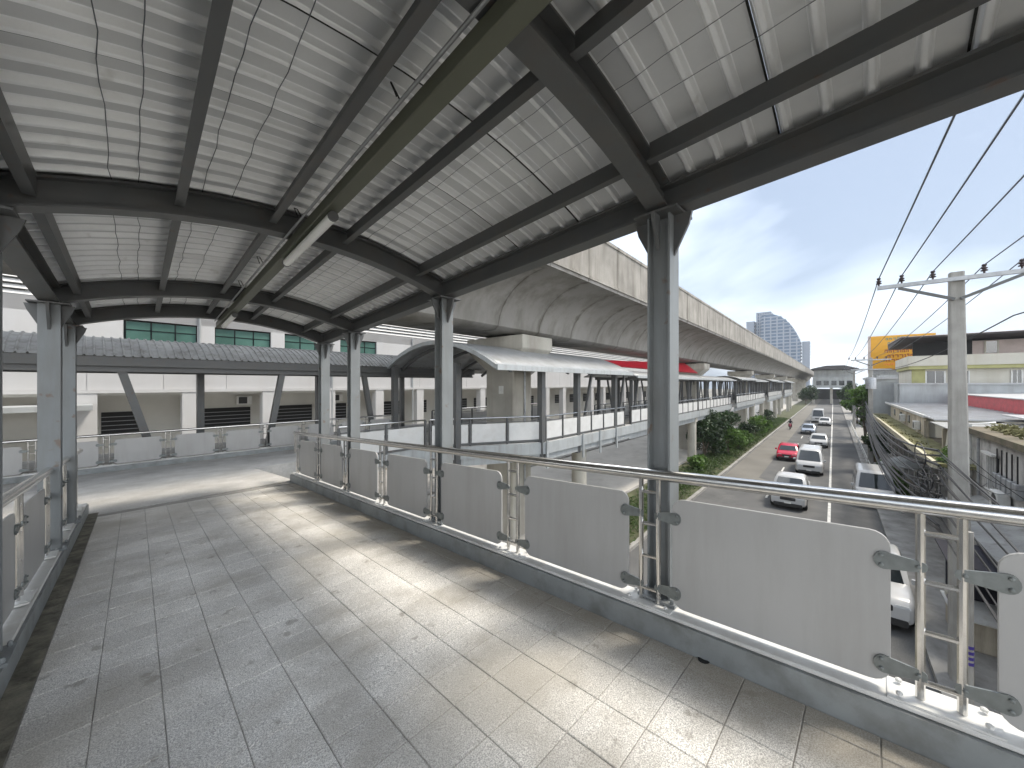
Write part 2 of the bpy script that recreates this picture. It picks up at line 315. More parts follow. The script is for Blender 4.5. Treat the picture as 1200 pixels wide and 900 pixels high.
# platform at the foot of the ramp: follows the same fall up to the far railing
def Pz(b): return D(b)
mb = MB(); rows = []
pl = [(-14, 9.35), (3.1, 9.3), (3.1, 12.3), (12.0, 12.3), (12.0, 16.6), (-14, 16.6)]
vs = [(s, b, Pz(b) - .004) for s, b in pl] + [(s, b, Pz(b) - .7) for s, b in pl]
mb.add(vs, [(0, 1, 2, 3, 4, 5), (11, 10, 9, 8, 7, 6)] + [(k, k + 6, (k + 1) % 6 + 6, (k + 1) % 6) for k in range(6)])
S('platform_floor', mb, 'platform')
mb = MB(); mb.box(-0.58, -0.445, T0, T1 + .2, D(T0) - .012, D(T0) - .003, dz=-SL * (T1 + .2 - T0), ax=1)
S('edge_gutter', mb, 'gutter', frame='world')
# tiles
def proj(x, y, z):
    a = R(45.5); fx = x * math.cos(a) - y * math.sin(a); fz = x * math.sin(a) + y * math.cos(a)
    if fz < .15: return None
    return 600 + 433 * fx / fz, 450 - 433 * (z - 7.65) / fz, fz
TS = 0.275; g = 0.0018; hh = 0.016
def tile_mb(x=0, y=0, z=0, w=TS, sl=0.0):
    m = MB(); a = w / 2 - g; b = a - 0.003; q = TS / 2 - g; r_ = q - .003
    m.add([(x - a, y - q, z - hh), (x + a, y - q, z - hh), (x + a, y + q, z - hh), (x - a, y + q, z - hh),
           (x - a, y - q, z - .004), (x + a, y - q, z - .004), (x + a, y + q, z - .004), (x - a, y + q, z - .004),
           (x - b, y - r_, z), (x + b, y - r_, z), (x + b, y + r_, z), (x - b, y + r_, z)],
          [(0, 1, 5, 4), (1, 2, 6, 5), (2, 3, 7, 6), (3, 0, 4, 7), (4, 5, 9, 8), (5, 6, 10, 9), (6, 7, 11, 10), (7, 4, 8, 11), (8, 9, 10, 11)])
    return m
xs = [-0.44 + TS / 2 + i * TS for i in range(10)]
cand = []
for j in range(-7, 34):
    t = j * TS + 0.12
    if t > T1 - .15 or t < T0 + .15: continue
    for i, x in enumerate(xs):
        if x + TS / 2 > 2.46: continue
        p = proj(x, t, D(t)); vis = p and -60 < p[0] < 1260 and p[1] < 985
        cand.append((p[2] if vis else 99 + t, x, t, bool(vis)))
cand.sort()
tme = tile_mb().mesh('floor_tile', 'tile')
lo = MB(); cnt = 0
for j in range(-7, 34):
    t = j * TS + .12
    if T0 + .15 < t < T1 - .15:
        m = tile_mb(2.375, t, 0, w=.13); lo.add([(a, b, c + D(b) + random.uniform(-.001, .001)) for a, b, c in m.v], m.f)
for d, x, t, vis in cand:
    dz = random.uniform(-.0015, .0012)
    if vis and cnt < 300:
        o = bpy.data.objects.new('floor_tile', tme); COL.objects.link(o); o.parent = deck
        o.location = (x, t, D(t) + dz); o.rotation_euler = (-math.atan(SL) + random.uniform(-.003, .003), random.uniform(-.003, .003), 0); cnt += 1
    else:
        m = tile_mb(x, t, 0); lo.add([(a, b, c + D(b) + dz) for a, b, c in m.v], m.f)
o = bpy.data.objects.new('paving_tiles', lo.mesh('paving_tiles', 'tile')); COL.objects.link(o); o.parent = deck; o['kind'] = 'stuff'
o = bpy.data.objects.new('drain_hole', MB().lathe([(.001, 0), (.034, 0), (.034, .004), (.022, .006), (.001, .003)], n=14).mesh('drain_hole', 'dark', True)); COL.objects.link(o)
o.parent = deck; o.location = (2.44, 0.75, D(.75) + .002); o.rotation_euler[0] = -math.atan(SL)

# ------------------------------------------------------------------ railings (local: x along, y towards the walker, z up, slope m)
def rounded(w0, w1, z0, z1, r, m=0.0, n=5):
    pts = []
    for cx, cz, a0 in ((w1 - r, z1 - r, 0), (w0 + r, z1 - r, 90), (w0 + r, z0 + r, 180), (w1 - r, z0 + r, 270)):
        for k in range(n + 1):
            a = R(a0 + 90 * k / n); x = cx + r * math.cos(a); pts.append((x, cz + r * math.sin(a) + m * x))
    return pts
PITCH = 1.345
def clamp_mb(x0, x1, z, m, yf):
    # flat plate reaching from the rod (x0) to the panel face (x1), wide at the panel end
    mb = MB(); d = 1 if x1 > x0 else -1; ol = []
    for k in range(9):
        a = R(-90 + 180 * k / 8); ol.append((x1 + d * .034 * math.cos(a) - d * .02, z + .042 * math.sin(a)))
    for k in range(7):
        a = R(90 + 180 * k / 6); ol.append((x0 + d * .022 * math.cos(a), z + .024 * math.sin(a)))
    ol = [(x, zz + m * x) for x, zz in ol]
    mb.prism(ol, yf, yf + .009, axis='y')
    for bx, bz in ((x1 - d * .012, z + .024), (x1 - d * .012, z - .022), (x0 + d * .008, z)):
        q = MB().lathe([(.009, 0), (.009, .008), (.005, .011)], n=8)
        mb.add([(bx + p[0], yf + .009 + p[2], bz + m * bx + p[1]) for p in q.v], q.f)
    return mb
def railing(label, loc, rotz, length, m, first, pmat='panel', skip=(), endpost=True, rmat='chrome', kerb=True):
    th = Th('railing', label, 'railing', loc, rot=rotz)
    th.o.location = loc
    zr = 1.08
    for dz, r in ((0, .039),):
        th.part('handrail', MB().tube([(0, 0, zr), (length, 0, zr + m * length)], r, 14), rmat, smooth=True)
    if kerb:
        th.part('kerb_channel', MB().box(0, length, -.10, .10, -.06, .155, dz=m * length), 'kerbm')
        th.part('kerb_cap', MB().box(0, length, -.115, .085, .158, .182, dz=m * length), 'white', bevel=.006)
        # narrow joint plates along the cap
    post0 = pan0 = None
    n = int((length - first) / PITCH) + 1
    for i in range(n):
        x = first + i * PITCH
        if post0 is None:
            mb = MB()
            for sx in (-.062, .062): mb.tube([(sx, 0, .16 + m * sx), (sx, 0, zr + m * sx)], .0165, 9)
            for hz in (.27, .50, .73, .955): mb.tube([(-.062, 0, hz - m * .062), (.062, 0, hz + m * .062)], .0125, 7)
            post0 = th.part('post', mb, rmat, smooth=True); post0.location = (x, 0, m * x)
            bp = MB(); bp.box(-.17, .17, -.095, .075, .184, .20, dz=m * .34)
            for sx in (-.13, .13):
                for sy in (-.06, .05): bp.lathe([(.012, 0), (.012, .012), (.006, .016)], (sx, sy, .20 + m * sx), 8)
            q = th.part('base_plate', bp, 'white', parent=post0)
        else: clone(post0, th.o, (x, 0, m * x))
        xp = x + PITCH / 2
        if xp + .55 > length: continue
        if pan0 is None:
            pan0 = th.part('panel', MB().prism(rounded(-.515, .515, .205, .935, .075, m), -.012, .006, axis='y'), pmat, bevel=.002); pan0.location = (xp, 0, m * xp)
            for sx in (-1, 1):
                for hz in (.30, .80):
                    th.part('clamp', clamp_mb(sx * .612, sx * .47, hz, m, .0062), 'clampm', parent=pan0)
        else: clone(pan0, th.o, (xp, 0, m * xp))
    if endpost:
        th.part('end_post', MB().tube([(length - .03, 0, .0), (length - .03, 0, zr + m * length)], .026, 10), rmat, smooth=True)
        th.part('end_post', MB().tube([(length - .14, 0, .0), (length - .14, 0, zr + m * length)], .018, 10), rmat, smooth=True)
    return th
railing('stainless railing with grey panels along the open road side of the ramp', (2.54, -1.62, D(-1.62)), R(90), 11.05, -SL, .065)
railing('stainless railing with grey panels at the left edge of the ramp', (-0.66, 9.55, D(9.55)), R(-90), 11.0, SL, .6)
x, y, z = RW(10.1, 16.2); railing('stainless railing with dark grey panels across the far side of the landing', (x, y, 5.06), R(180) + ROT, 22, 0, 0.3, endpost=False)

# dirty kerb bolts etc. are inside railing(); now the ramp canopy -------------------------------------------
can = Th('canopy', 'grey steel arched canopy with ribbed foil roof over the paved ramp', 'canopy', (2.72, 1.05, D(1.05)))
CL, CR = -0.66, 2.66; CM = (CL + CR) / 2; HW = (CR - CL) / 2
def arch(L): return 0.30 * (1 - ((L - CM) / HW) ** 2)
TA, TE = -2.4, 8.25
TR = [-1.6, 1.09, 3.79, 6.48, 7.92]
BZ = 2.915   # underside of the edge beams above the deck
for L0 in (CR, CL):
    mb = MB()
    for w, z0, z1 in ((.15, 0, .018), (.03, .018, .172), (.15, .172, .19)):
        mb.box(L0 - w / 2, L0 + w / 2, TA, TE, D(TA) + BZ + z0, D(TA) + BZ + z1, dz=-SL * (TE - TA), ax=1)
    can.part('edge_beam', mb, 'steel')
for i, t in enumerate(TR):
    mb = MB(); ns = 18; rows = []
    def prof(L, top):
        return D(t) + 2.90 + arch(L) + (.20 if top else 0)
    Ls = [CL + (CR - CL) * k / ns for k in range(ns + 1)]
    for (w, za, zb) in ((.14, 0, .016), (.02, .016, .184), (.14, .184, .20)):
        ring = []
        for L0 in Ls:
            z = D(t) + 2.90 + arch(L0); ring.append([(L0, t - w / 2, z + za), (L0, t + w / 2, z + za), (L0, t + w / 2, z + zb), (L0, t - w / 2, z + zb), (L0, t - w / 2, z + za)])
        mb.grid(ring)
    can.part('arch_rib', mb, 'steel')
for L0, ts in ((CR + .0, [-1.6, 1.09, 3.79, 6.48, 7.92]), (CL, [3.79, 6.48, 7.92])):
    for t in ts:
        mb = MB(); a = .08; z0 = D(t) - .1; z1 = D(t) + BZ
        for (x0, x1, y0, y1) in ((-a, a, -a, -a + .014), (-a, a, a - .014, a), (-.01, .01, -a + .014, a - .014)):
            if L0 > 1: mb.box(L0 + x0, L0 + x1, t + y0, t + y1, z0, z1)
            else: mb.box(L0 + x0, L0 + x1, t + y0, t + y1, z0, z1)
        xo = L0
        c = can.part('column', mb, 'steel_l')
        bp = MB(); zb = D(t) + (.20 if L0 > 1 else .20); bp.box(L0 - .13, L0 + .13, t - .13, t + .13, zb, zb + .018)
        for ex in (-.105, .105):
            for ey in (-.105, .105): bp.lathe([(.013, 0), (.013, .02), (.008, .03)], (L0 + ex, t + ey, zb + .018), 6)
        can.part('base_plate', bp, 'steel_l', parent=c)
        br = MB()
        for sy in (-1, 1): br.prism([(t + sy * a, z1 - .30), (t + sy * a, z1 - .02), (t + sy * (a + .12), z1 - .02), (t + sy * (a + .10), z1 - .10)], xo - .012, xo + .012, axis='x')
        for sx in (-1, 1): br.prism([(xo + sx * a, z1 - .26), (xo + sx * a, z1 - .02), (xo + sx * (a + .10), z1 - .02), (xo + sx * (a + .08), z1 - .09)], t - .012, t + .012, axis='y')
        br.box(xo - .15, xo + .15, t - .15, t + .15, z1 - .018, z1 - .002)
        can.part('bracket', br, 'steel', parent=c)
# purlins framed between the ribs
PUR = [-0.46, 0.23, 0.83, 1.44, 2.25]
for L0 in PUR:
    for k in range(len(TR)):
        t0 = TR[k - 1] + .075 if k else TA
        t1 = TR[k] - .075 if k < len(TR) else TE
        z = D(t0) + 2.90 + arch(L0)
        mb = MB()
        mb.box(L0 - .028, L0 + .028, t0, t1, z + .06, z + .07, dz=-SL * (t1 - t0), ax=1)
        mb.box(L0 + .018, L0 + .028, t0, t1, z + .07, z + .198, dz=-SL * (t1 - t0), ax=1)
        can.part('purlin', mb, 'steel')
# roof sheets: trapezoid ribs across, .7 m wide, each sheet a part
SW = 0.70; nS = int((TE + .25 - TA) / SW) + 1
for k in range(nS):
    t0 = TA + k * SW; rows = []
    prof = []
    for r_ in range(4):
        u = t0 + r_ * SW / 4; w = SW / 4
        prof += [(u + .0, 0), (u + .108, 0), (u + .114, .003), (u + .124, .044), (u + .130, .048), (u + .146, .048), (u + .152, .044), (u + .162, .003), (u + .168, 0)]
    prof += [(t0 + SW - .004, 0)]
    for j in range(15):
        L0 = -.80 + (2.80 + .80) * j / 14
        zz = 2.90 + .240 + arch(L0)
        rows.append([(L0, t, D(t) + zz - dz * .8) for t, dz in prof])
    o = can.part('roof_sheet', MB().grid(rows), 'foil'); o.data.materials.append(MT['foil_shaded'])
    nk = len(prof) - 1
    for f_ in o.data.polygons: f_.material_index = 1 if (f_.index % nk) % 9 in (0, 8) else 0  # painted rib shading: pans take the darker foil, crests and flanks the brighter
    so = o.modifiers.new('thickness', 'SOLIDIFY'); so.thickness = .003; so.offset = 1
    mb = MB()
    for j in range(14):
        La = -.79 + 3.58 * j / 14; Lb = -.79 + 3.58 * (j + 1) / 14
        mb.beam((La, t0, D(t0) + 3.126 + arch(La)), (Lb, t0, D(t0) + 3.126 + arch(Lb)), .010, .008)
    can.part('seam_strip', mb, 'dark')
# netting wires under the foil
for L0 in (-.62, -.48, -.12, .02, .36, .54, .92, 1.12, 1.26, 1.66, 1.84, 2.02, 2.38):
    pts = []
    t = TA; n_ = 0
    while t < TE + .2:
        pts.append((L0 + random.uniform(-.009, .009), t, D(t) + 3.098 + arch(L0) + random.uniform(-.004, .002))); t += .175; n_ += 1
    can.part('netting_wire', MB().tube(pts, .0022, 4), 'wiregrey')
# central lighting trough with tubes and conduit
def zr_(L0, t): return D(t) + 2.90 + arch(L0)
mb = MB(); LT = 1.02
z = zr_(LT, TA)
mb.box(LT - .048, LT + .048, TA, TE - .1, z - .105, z - .012, dz=-SL * (TE - .1 - TA), ax=1)
can.part('light_trough', mb, 'trough', bevel=.006)
for ta, tb in ((2.85, 4.05), (6.7, 7.7)):
    lm = can.part('lamp_batten', MB().tube([(LT, ta, zr_(LT, ta) - .15), (LT, tb, zr_(LT, tb) - .15)], .034, 12), 'tube', smooth=True)
    for q in (ta, tb): can.part('end_cap', MB().tube([(LT, q - .012, zr_(LT, q) - .15), (LT, q + .012, zr_(LT, q) - .15)], .037, 12), 'steel', parent=lm, smooth=True)
can.part('conduit', MB().tube([(LT - .08, t, zr_(LT, t) - .02) for t in np.arange(TA, TE, .4)], .010, 7), 'galv', smooth=True)
for t in (1.7, 3.3, 4.6, 5.6):
    can.part('cable_loop', MB().tube([(LT - .11, t, zr_(LT, t) - .02), (LT - .13, t + .02, zr_(LT, t) + .05), (LT - .10, t + .05, zr_(LT, t) + .06), (LT - .07, t + .03, zr_(LT, t) - .01)], .0045, 5), 'wire')

# ------------------------------------------------------------------ long canopy beyond the landing
cc = Th('canopy', 'long low canopy with weathered corrugated roof on slanted dark struts beyond the landing', 'canopy', (0, 16.7, 4.6), 'road')
S0, S1 = -26, 15.5
mb = MB(); mb.box(S0, S1, 16.62, 16.78, 8.03, 8.10); mb.box(S0, S1, 16.69, 16.71, 8.1, 8.40); mb.box(S0, S1, 16.62, 16.78, 8.4, 8.46)
cc.part('edge_beam', mb, 'steel')
cc.part('edge_beam', MB().box(S0, S1, 20.4, 20.55, 8.05, 8.45), 'steel')
cc.part('gutter_fascia', MB().box(S0, S1, 16.50, 16.60, 8.20, 8.48), 'steel')
k = 0; s = S0
while s < S1 - .2:
    rows = []
    prof = []
    for r_ in range(10):
        u = s + r_ * .2; prof += [(u, 0), (u + .12, 0), (u + .135, .04), (u + .165, .04), (u + .18, 0)]
    prof.append((s + 2.0 - .004, 0))
    for j in range(11):
        b = 16.42 + (20.7 - 16.42) * j / 10; q = (b - 18.56) / 2.14
        rows.append([(ss, b, 8.49 + .72 * (1 - q * q) + dz) for ss, dz in prof])
    o = cc.part('roof_sheet', MB().grid(rows), 'roofold'); so = o.modifiers.new('thickness', 'SOLIDIFY'); so.thickness = .006
    s += 2.0
for sb_, st in ((1.65, .72), (4.55, 5.15), (-6.3, -7.2), (-10, -9.2), (9.2, 8.6), (12.6, 13.2)):
    mb = MB(); mb.beam((sb_, 16.75, 4.5), (st, 16.75, 8.05), .20, .20); cc.part('strut', mb, 'steel')
for s in (-8, -3.2, 3.2, 8, 13):
    cc.part('column', MB().box(s - .12, s + .12, 20.36, 20.6, 0, 8.05), 'steel')
mb = MB(); mb.box(S0, S1, 16.4, 20.9, 4.5, 5.0); cc.part('deck', mb, 'slab')

# ------------------------------------------------------------------ viaduct
via = Th('viaduct', 'curved concrete rail viaduct with stained parapet running above the road', 'viaduct', (14.5, 12.85, 0), 'road')
SEG = 3.0
def girder_mb(s0, s1):
    web = []
    for k in range(9):
        u = k / 8; a = R(90 * u)
        web.append((11.25 - 2.45 * (1 - math.cos(a)) - .38 * u, 10.25 + 2.05 * math.sin(a)))
    right = [(b, z) for b, z in web] + [(8.42, 12.32), (8.42, 12.58)]
    left = [(25.4 - b, z) for b, z in reversed(right)]
    soff = [(11.45, 10.10)]; 
    poly = [(13.95, 10.10), (11.45, 10.10)] + right + left
    return MB().prism(poly, s0, s1, axis='x')
g0 = p0 = None
for i in range(110):
    s = -30 + i * SEG
    if g0 is None:
        g0 = via.part('girder_segment', girder_mb(s + .012, s + SEG - .012), 'conc', smooth=True)
        mb = MB(); mb.prism([(8.40, 12.52), (8.40, 14.62), (8.58, 14.66), (8.62, 14.60), (8.66, 12.62)], s + .008, s + SEG - .008, axis='x')
        mb.box(s + .008, s + SEG - .008, 8.355, 8.397, 14.52, 14.68); mb.box(s + .008, s + SEG - .008, 8.36, 8.397, 12.45, 12.58)
        p0 = via.part('parapet_panel', mb, 'parap')
        p1 = via.part('parapet_panel', MB().box(s + .02, s + SEG - .02, 16.75, 17.0, 12.58, 14.65), 'parap')
        base = s
    else:
        for q in (g0, p0, p1): clone(q, via.o, (s - base, 0, 0))
def pier_parts(s):
    sh = via.part('pier', MB().box(s - .72, s + .72, 11.88, 13.80, -.1, 9.0), 'pier', bevel=.06)
    mb = MB()
    bt = [(s - .75, 11.85), (s + .75, 11.85), (s + .75, 13.83), (s - .75, 13.83)]; tp = [(s - 1.2, 10.9), (s + 1.2, 10.9), (s + 1.2, 14.75), (s - 1.2, 14.75)]
    vs = [(a, b, 8.4) for a, b in bt] + [(a, b, 9.35) for a, b in tp] + [(a, b, 9.98) for a, b in tp]
    mb.add(vs, [(3, 2, 1, 0), (8, 9, 10, 11)] + [(k, (k + 1) % 4, (k + 1) % 4 + 4, k + 4) for k in range(4)] + [(k + 4, (k + 1) % 4 + 4, (k + 1) % 4 + 8, k + 8) for k in range(4)])
    via.part('pier_cap', mb, 'pier', parent=sh, bevel=.03)
    via.part('bearing', MB().box(s - .7, s + .7, 11.9, 13.5, 9.97, 10.11), 'dark', parent=sh)
    return sh
sh = pier_parts(14.5)
via.part('plaque', MB().box(13.755, 13.779, 12.55, 12.85, 7.15, 7.55), 'plate', parent=sh)
via.part('downpipe', MB().tube([(14.6, 11.83, 2), (14.6, 11.83, 8.6)], .05, 8), 'galv', parent=sh, smooth=True)
for i in range(1, 9): pier_parts(14.5 + 32 * i)

# ------------------------------------------------------------------ covered skywalk below the viaduct
def white_rail(th, a, b_, z0, pm='wpanel', lean=0):
    # a, b_: (s,b) ends; handrail, lower rail, posts and panels
    ax, ay = a; bx, by = b_; ln = math.hypot(bx - ax, by - ay); n = max(1, round(ln / 1.45)); dx, dy = (bx - ax) / ln, (by - ay) / ln
    mb = MB(); mb.tube([(ax, ay, z0 + 1.12), (bx, by, z0 + 1.12)], .032, 8); th.part('handrail', mb, 'chrome', smooth=True)
    mb = MB(); mb.beam((ax, ay, z0 + .08), (bx, by, z0 + .08), .06, .08); mb.beam((ax, ay, z0 + .93), (bx, by, z0 + .93), .03, .03); th.part('bottom_rail', mb, 'steel')
    for i in range(n + 1):
        x, y = ax + dx * ln * i / n, ay + dy * ln * i / n
        th.part('rail_post', MB().box(x - .035, x + .035, y - .035, y + .035, z0, z0 + 1.1), 'steel')
        if i < n:
            x2, y2 = x + dx * ln / n, y + dy * ln / n
            th.part('rail_panel', MB().beam((x + dx * .08, y + dy * .08, z0 + .5), (x2 - dx * .08, y2 - dy * .08, z0 + .5), .012, .76), pm)
st = Th('skywalk', 'widened skywalk landing wrapping around the nearest viaduct pier under a curved roof', 'skywalk', (14.5, 10, 5.1), 'road')
mb = MB()
poly = [(5.2, 12.3), (8.8, 12.25), (13.3, 9.62), (22.5, 9.62), (22.5, 16.4), (12.02, 16.4), (12.02, 12.4), (5.2, 12.4)]
mb.prism(poly, 4.62, 5.1, axis='z'); st.part('deck', mb, 'platform')
for a, b_ in (((8.8, 12.22), (13.3, 9.58)), ((13.3, 9.58), (22.5, 9.58))):
    mb = MB(); mb.beam((*a, 4.82), (*b_, 4.82), .08, .50); st.part('fascia', mb, 'fascia')
    mb = MB(); mb.beam((a[0], a[1] + .15, 4.45), (b_[0], b_[1] + .15, 4.45), .2, .34); st.part('edge_girder', mb, 'fascia')
mb = MB(); mb.beam((5.3, 12.24, 4.95), (8.8, 12.24, 4.95), .08, .5); st.part('fascia', mb, 'fascia')
white_rail(st, (5.4, 12.2), (8.8, 12.2), 5.1); white_rail(st, (8.95, 12.1), (13.2, 9.72), 5.1); white_rail(st, (13.4, 9.66), (21.6, 9.66), 5.1); white_rail(st, (12.2, 16.3), (22.4, 16.3), 5.1, 'panel')
st.part('marking', MB().box(10.2, 10.42, 11.28, 11.40, 4.86, 4.94), 'dark')
# vaulted roof with an open arch end
rows = []; s0, s1 = 9.6, 21.5
def vroof(s0, s1, b0, b1, ze, rise, cant=0.0, n=14, step=.5):
    rows = []
    for j in range(n + 1):
        b = b0 + (b1 - b0) * j / n; q = 2 * j / n - 1; z = ze + rise * (1 - q * q) 
        r_ = []; s = s0 - cant * (1 - abs(q)) ; k = 0
        m = int((s1 - s0) / step)
        for i in range(m + 1):
            ss = s + (s1 - s) * i / m
            r_.append((ss, b, z))
        rows.append(r_)
    return MB().grid(rows)
o = st.part('roof', vroof(9.7, 21.5, 9.15, 16.9, 8.34, 1.15), 'roofm', smooth=True); so = o.modifiers.new('thickness', 'SOLIDIFY'); so.thickness = .05
mb = MB()
for j in range(14):
    def zq(j): q = 2 * j / 14 - 1; return 8.27 + 1.15 * (1 - q * q)
    mb.beam((9.72, 9.15 + 7.75 * j / 14, zq(j)), (9.72, 9.15 + 7.75 * (j + 1) / 14, zq(j + 1)), .14, .16)
st.part('roof_edge', mb, 'fascia')
st.part('roof_edge', MB().box(9.65, 21.5, 9.06, 9.16, 8.16, 8.36), 'fascia')
for s in (10.5, 12.5, 14.5, 16.5, 18.5, 20.5):
    mb = MB()
    for j in range(14):
        mb.beam((s, 9.15 + 7.75 * j / 14, zq(j) - .12), (s, 9.15 + 7.75 * (j + 1) / 14, zq(j + 1) - .12), .1, .14)
    st.part('arch_rib', mb, 'steel')
for s, b in ((13.2, 9.75), (16.2, 9.75), (20.4, 9.75), (9.9, 11.6), (9.9, 16.2), (14, 16.2), (20, 16.2)):
    st.part('column', MB().box(s - .13, s + .13, b - .13, b + .13, 4.2, 8.5), 'steel')
for s, b in ((16.5, 9.75), (20.6, 9.75)):
    mb = MB(); mb.beam((s + .2, b, 5.1), (s + 1.2, b, 8.25), .12, .12); st.part('strut', mb, 'steel')
for s in (13.3, 16.4, 18.2, 20.2): st.part('bracket_post', MB().box(s - .06, s + .06, 9.46, 9.535, 3.95, 5.15), 'fascia')
st.part('support_pillar', MB().tube([(17.5, 10.4, 0), (17.5, 10.4, 4.4)], .4, 16), 'pier', smooth=True)
# red roof flap
single('red_roof', MB().add([(23.5, 12.3, 9.0), (44, 11.2, 8.85), (44, 12.6, 10.0), (23.5, 12.6, 9.35), (23.5, 12.4, 8.95), (44, 11.3, 8.80), (44, 12.7, 9.95), (23.5, 12.7, 9.30)], [(0, 1, 2, 3), (7, 6, 5, 4), (0, 4, 5, 1), (1, 5, 6, 2), (2, 6, 7, 3), (3, 7, 4, 0)]), 'red', 'bright red sheet roof wedged below the viaduct over the skywalk', 'roof', frame='road', org=(22, 12, 8.7))

def span(s0, ln, label, pillar=True):
    th = Th('skywalk', label, 'skywalk', (s0, 11, 5.1), 'road', group='skywalk spans below the viaduct')
    e = s0 + ln - .04
    th.part('deck', MB().box(s0, e, 9.65, 12.3, 4.62, 5.1), 'slab')
    for b in (9.58, 12.30): th.part('fascia', MB().box(s0, e, b, b + .07, 4.55, 5.12), 'fascia')
    th.part('edge_girder', MB().box(s0, e, 9.75, 9.95, 4.15, 4.615), 'fascia')
    white_rail(th, (s0 + .1, 9.68), (e - .1, 9.68), 5.1); white_rail(th, (s0 + .1, 12.25), (e - .1, 12.25), 5.1, 'panel')
    o = th.part('roof', vroof(s0 - .4, e + .2, 9.1, 12.8, 8.14, .42, n=8, step=1.5), 'roofm', smooth=True); so = o.modifiers.new('thickness', 'SOLIDIFY'); so.thickness = .05
    th.part('roof_edge', MB().box(s0 - .4, e + .2, 9.02, 9.11, 8.02, 8.18), 'fascia')
    for b in (9.8, 12.1): th.part('roof_beam', MB().box(s0, e, b - .07, b + .07, 7.92, 8.12), 'steel')
    n = int(ln / 3)
    for i in range(n):
        s = s0 + .4 + i * ln / n
        for b in (9.8, 12.1):
            th.part('column', MB().box(s - .09, s + .09, b - .09, b + .09, 5.1, 7.92), 'steel')
        mb = MB(); mb.beam((s + .15, 9.8, 5.15), (s + 1.1, 9.8, 7.95), .10, .10); th.part('strut', mb, 'steel')
        mb = MB(); mb.beam((s + 2.3, 12.1, 5.15), (s + 1.3, 12.1, 7.95), .10, .10); th.part('strut', mb, 'steel')
    if pillar:
        th.part('support_pillar', MB().tube([(s0 + ln - 0.4, 10.1, 0), (s0 + ln - .4, 10.1, 4.3)], .38, 16), 'pier', smooth=True)
        mb = MB(); mb.box(s0 + ln - .75, s0 + ln - .05, 9.7, 12.2, 4.1, 4.6); th.part('crosshead', mb, 'pier')
    return th
span(22.55, 15.4, 'covered skywalk span with white panels running under the red roof flap')
sp = span(38.0, 15.0, 'covered skywalk span just beyond the round pillar in the dark bushes')
lbl = ['covered skywalk span on the second pillar beyond the bushes', 'covered skywalk span ahead of the red car under the viaduct', 'far covered skywalk span beside the silver car', 'far covered skywalk span shrinking towards the distant station', 'very distant skywalk span under the viaduct nearly at the station', 'skywalk span hard against the distant station']
for i, l_ in enumerate(lbl):
    c = copy_tree(sp.o, RW(38.0 + 15 * (i + 1), 11 - (.55 if i % 2 == 0 else 0), 5.1 + (.12 if i % 2 == 0 else 0)), l_)

# ------------------------------------------------------------------ vegetation
def leaves(blobs, size, flat=0.5):
    vs = []; N_ = 0
    P = []
    for (cx, cy, cz, rx, ry, rz, n) in blobs:
        d = rng.normal(size=(n, 3)); d /= np.linalg.norm(d, axis=1)[:, None]
        rr = rng.random(n) ** 0.42
        P.append(np.c_[cx + d[:, 0] * rx * rr, cy + d[:, 1] * ry * rr, cz + d[:, 2] * rz * rr])
    P = np.concatenate(P); n = len(P)
    a = rng.normal(size=(n, 3)); a /= np.linalg.norm(a, axis=1)[:, None]
    b = np.cross(a, rng.normal(size=(n, 3))); b /= np.linalg.norm(b, axis=1)[:, None]
    sz = size * (0.6 + 0.8 * rng.random(n))[:, None]
    a = a * sz; b = b * sz * flat
    V = np.stack([P - a, P - b * .9, P + a, P + b * .9], 1).reshape(-1, 3)
    return V, np.arange(4 * n).reshape(n, 4)
def leaf_obj(name, V, F, m, th, kind=None):
    me = bpy.data.meshes.new(name); off = np.array(th.org); V = V - off
    me.vertices.add(len(V)); me.vertices.foreach_set('co', V.ravel()); me.loops.add(F.size); me.loops.foreach_set('vertex_index', F.ravel())
    me.polygons.add(len(F)); me.polygons.foreach_set('loop_start', np.arange(0, F.size, 4)); me.polygons.foreach_set('loop_total', np.full(len(F), 4)); me.update(calc_edges=True)
    me.materials.append(MT[m]); o = bpy.data.objects.new(name, me); COL.objects.link(o); o.parent = th.o
    if kind: o['kind'] = kind
    return o
def tree(name, label, cat, s, b, h, r, trunk, n, m='leaf', size=.13, z0=.1, group=None, squash=1.0):
    th = Th(name, label, cat, (s, b, z0), 'road', group)
    bl = []
    mbk = MB(); mbk.tube([(s, b, z0), (s + random.uniform(-.1, .1), b, z0 + trunk * .6), (s + random.uniform(-.2, .2), b + .1, z0 + trunk + (h - trunk) * .4)], max(.05, h * .022), 7, r1=max(.02, h * .008))
    for k in range(9):
        a = random.uniform(0, 6.28); q = random.uniform(.1, .75) * r; zc = z0 + trunk + (h - trunk) * random.uniform(.15, .85)
        cr_ = r * random.uniform(.32, .6); c = (s + q * math.cos(a), b + q * math.sin(a), zc)
        bl.append((*c, cr_, cr_, cr_ * .75 * squash, n // 9)); mbk.tube([(s, b, z0 + trunk * .7), c], max(.02, h * .008), 5, r1=.01)
    th.part('trunk', mbk, 'bark', smooth=True)
    V, F = leaves(bl, size); leaf_obj('crown', V, F, m, th)
    return th
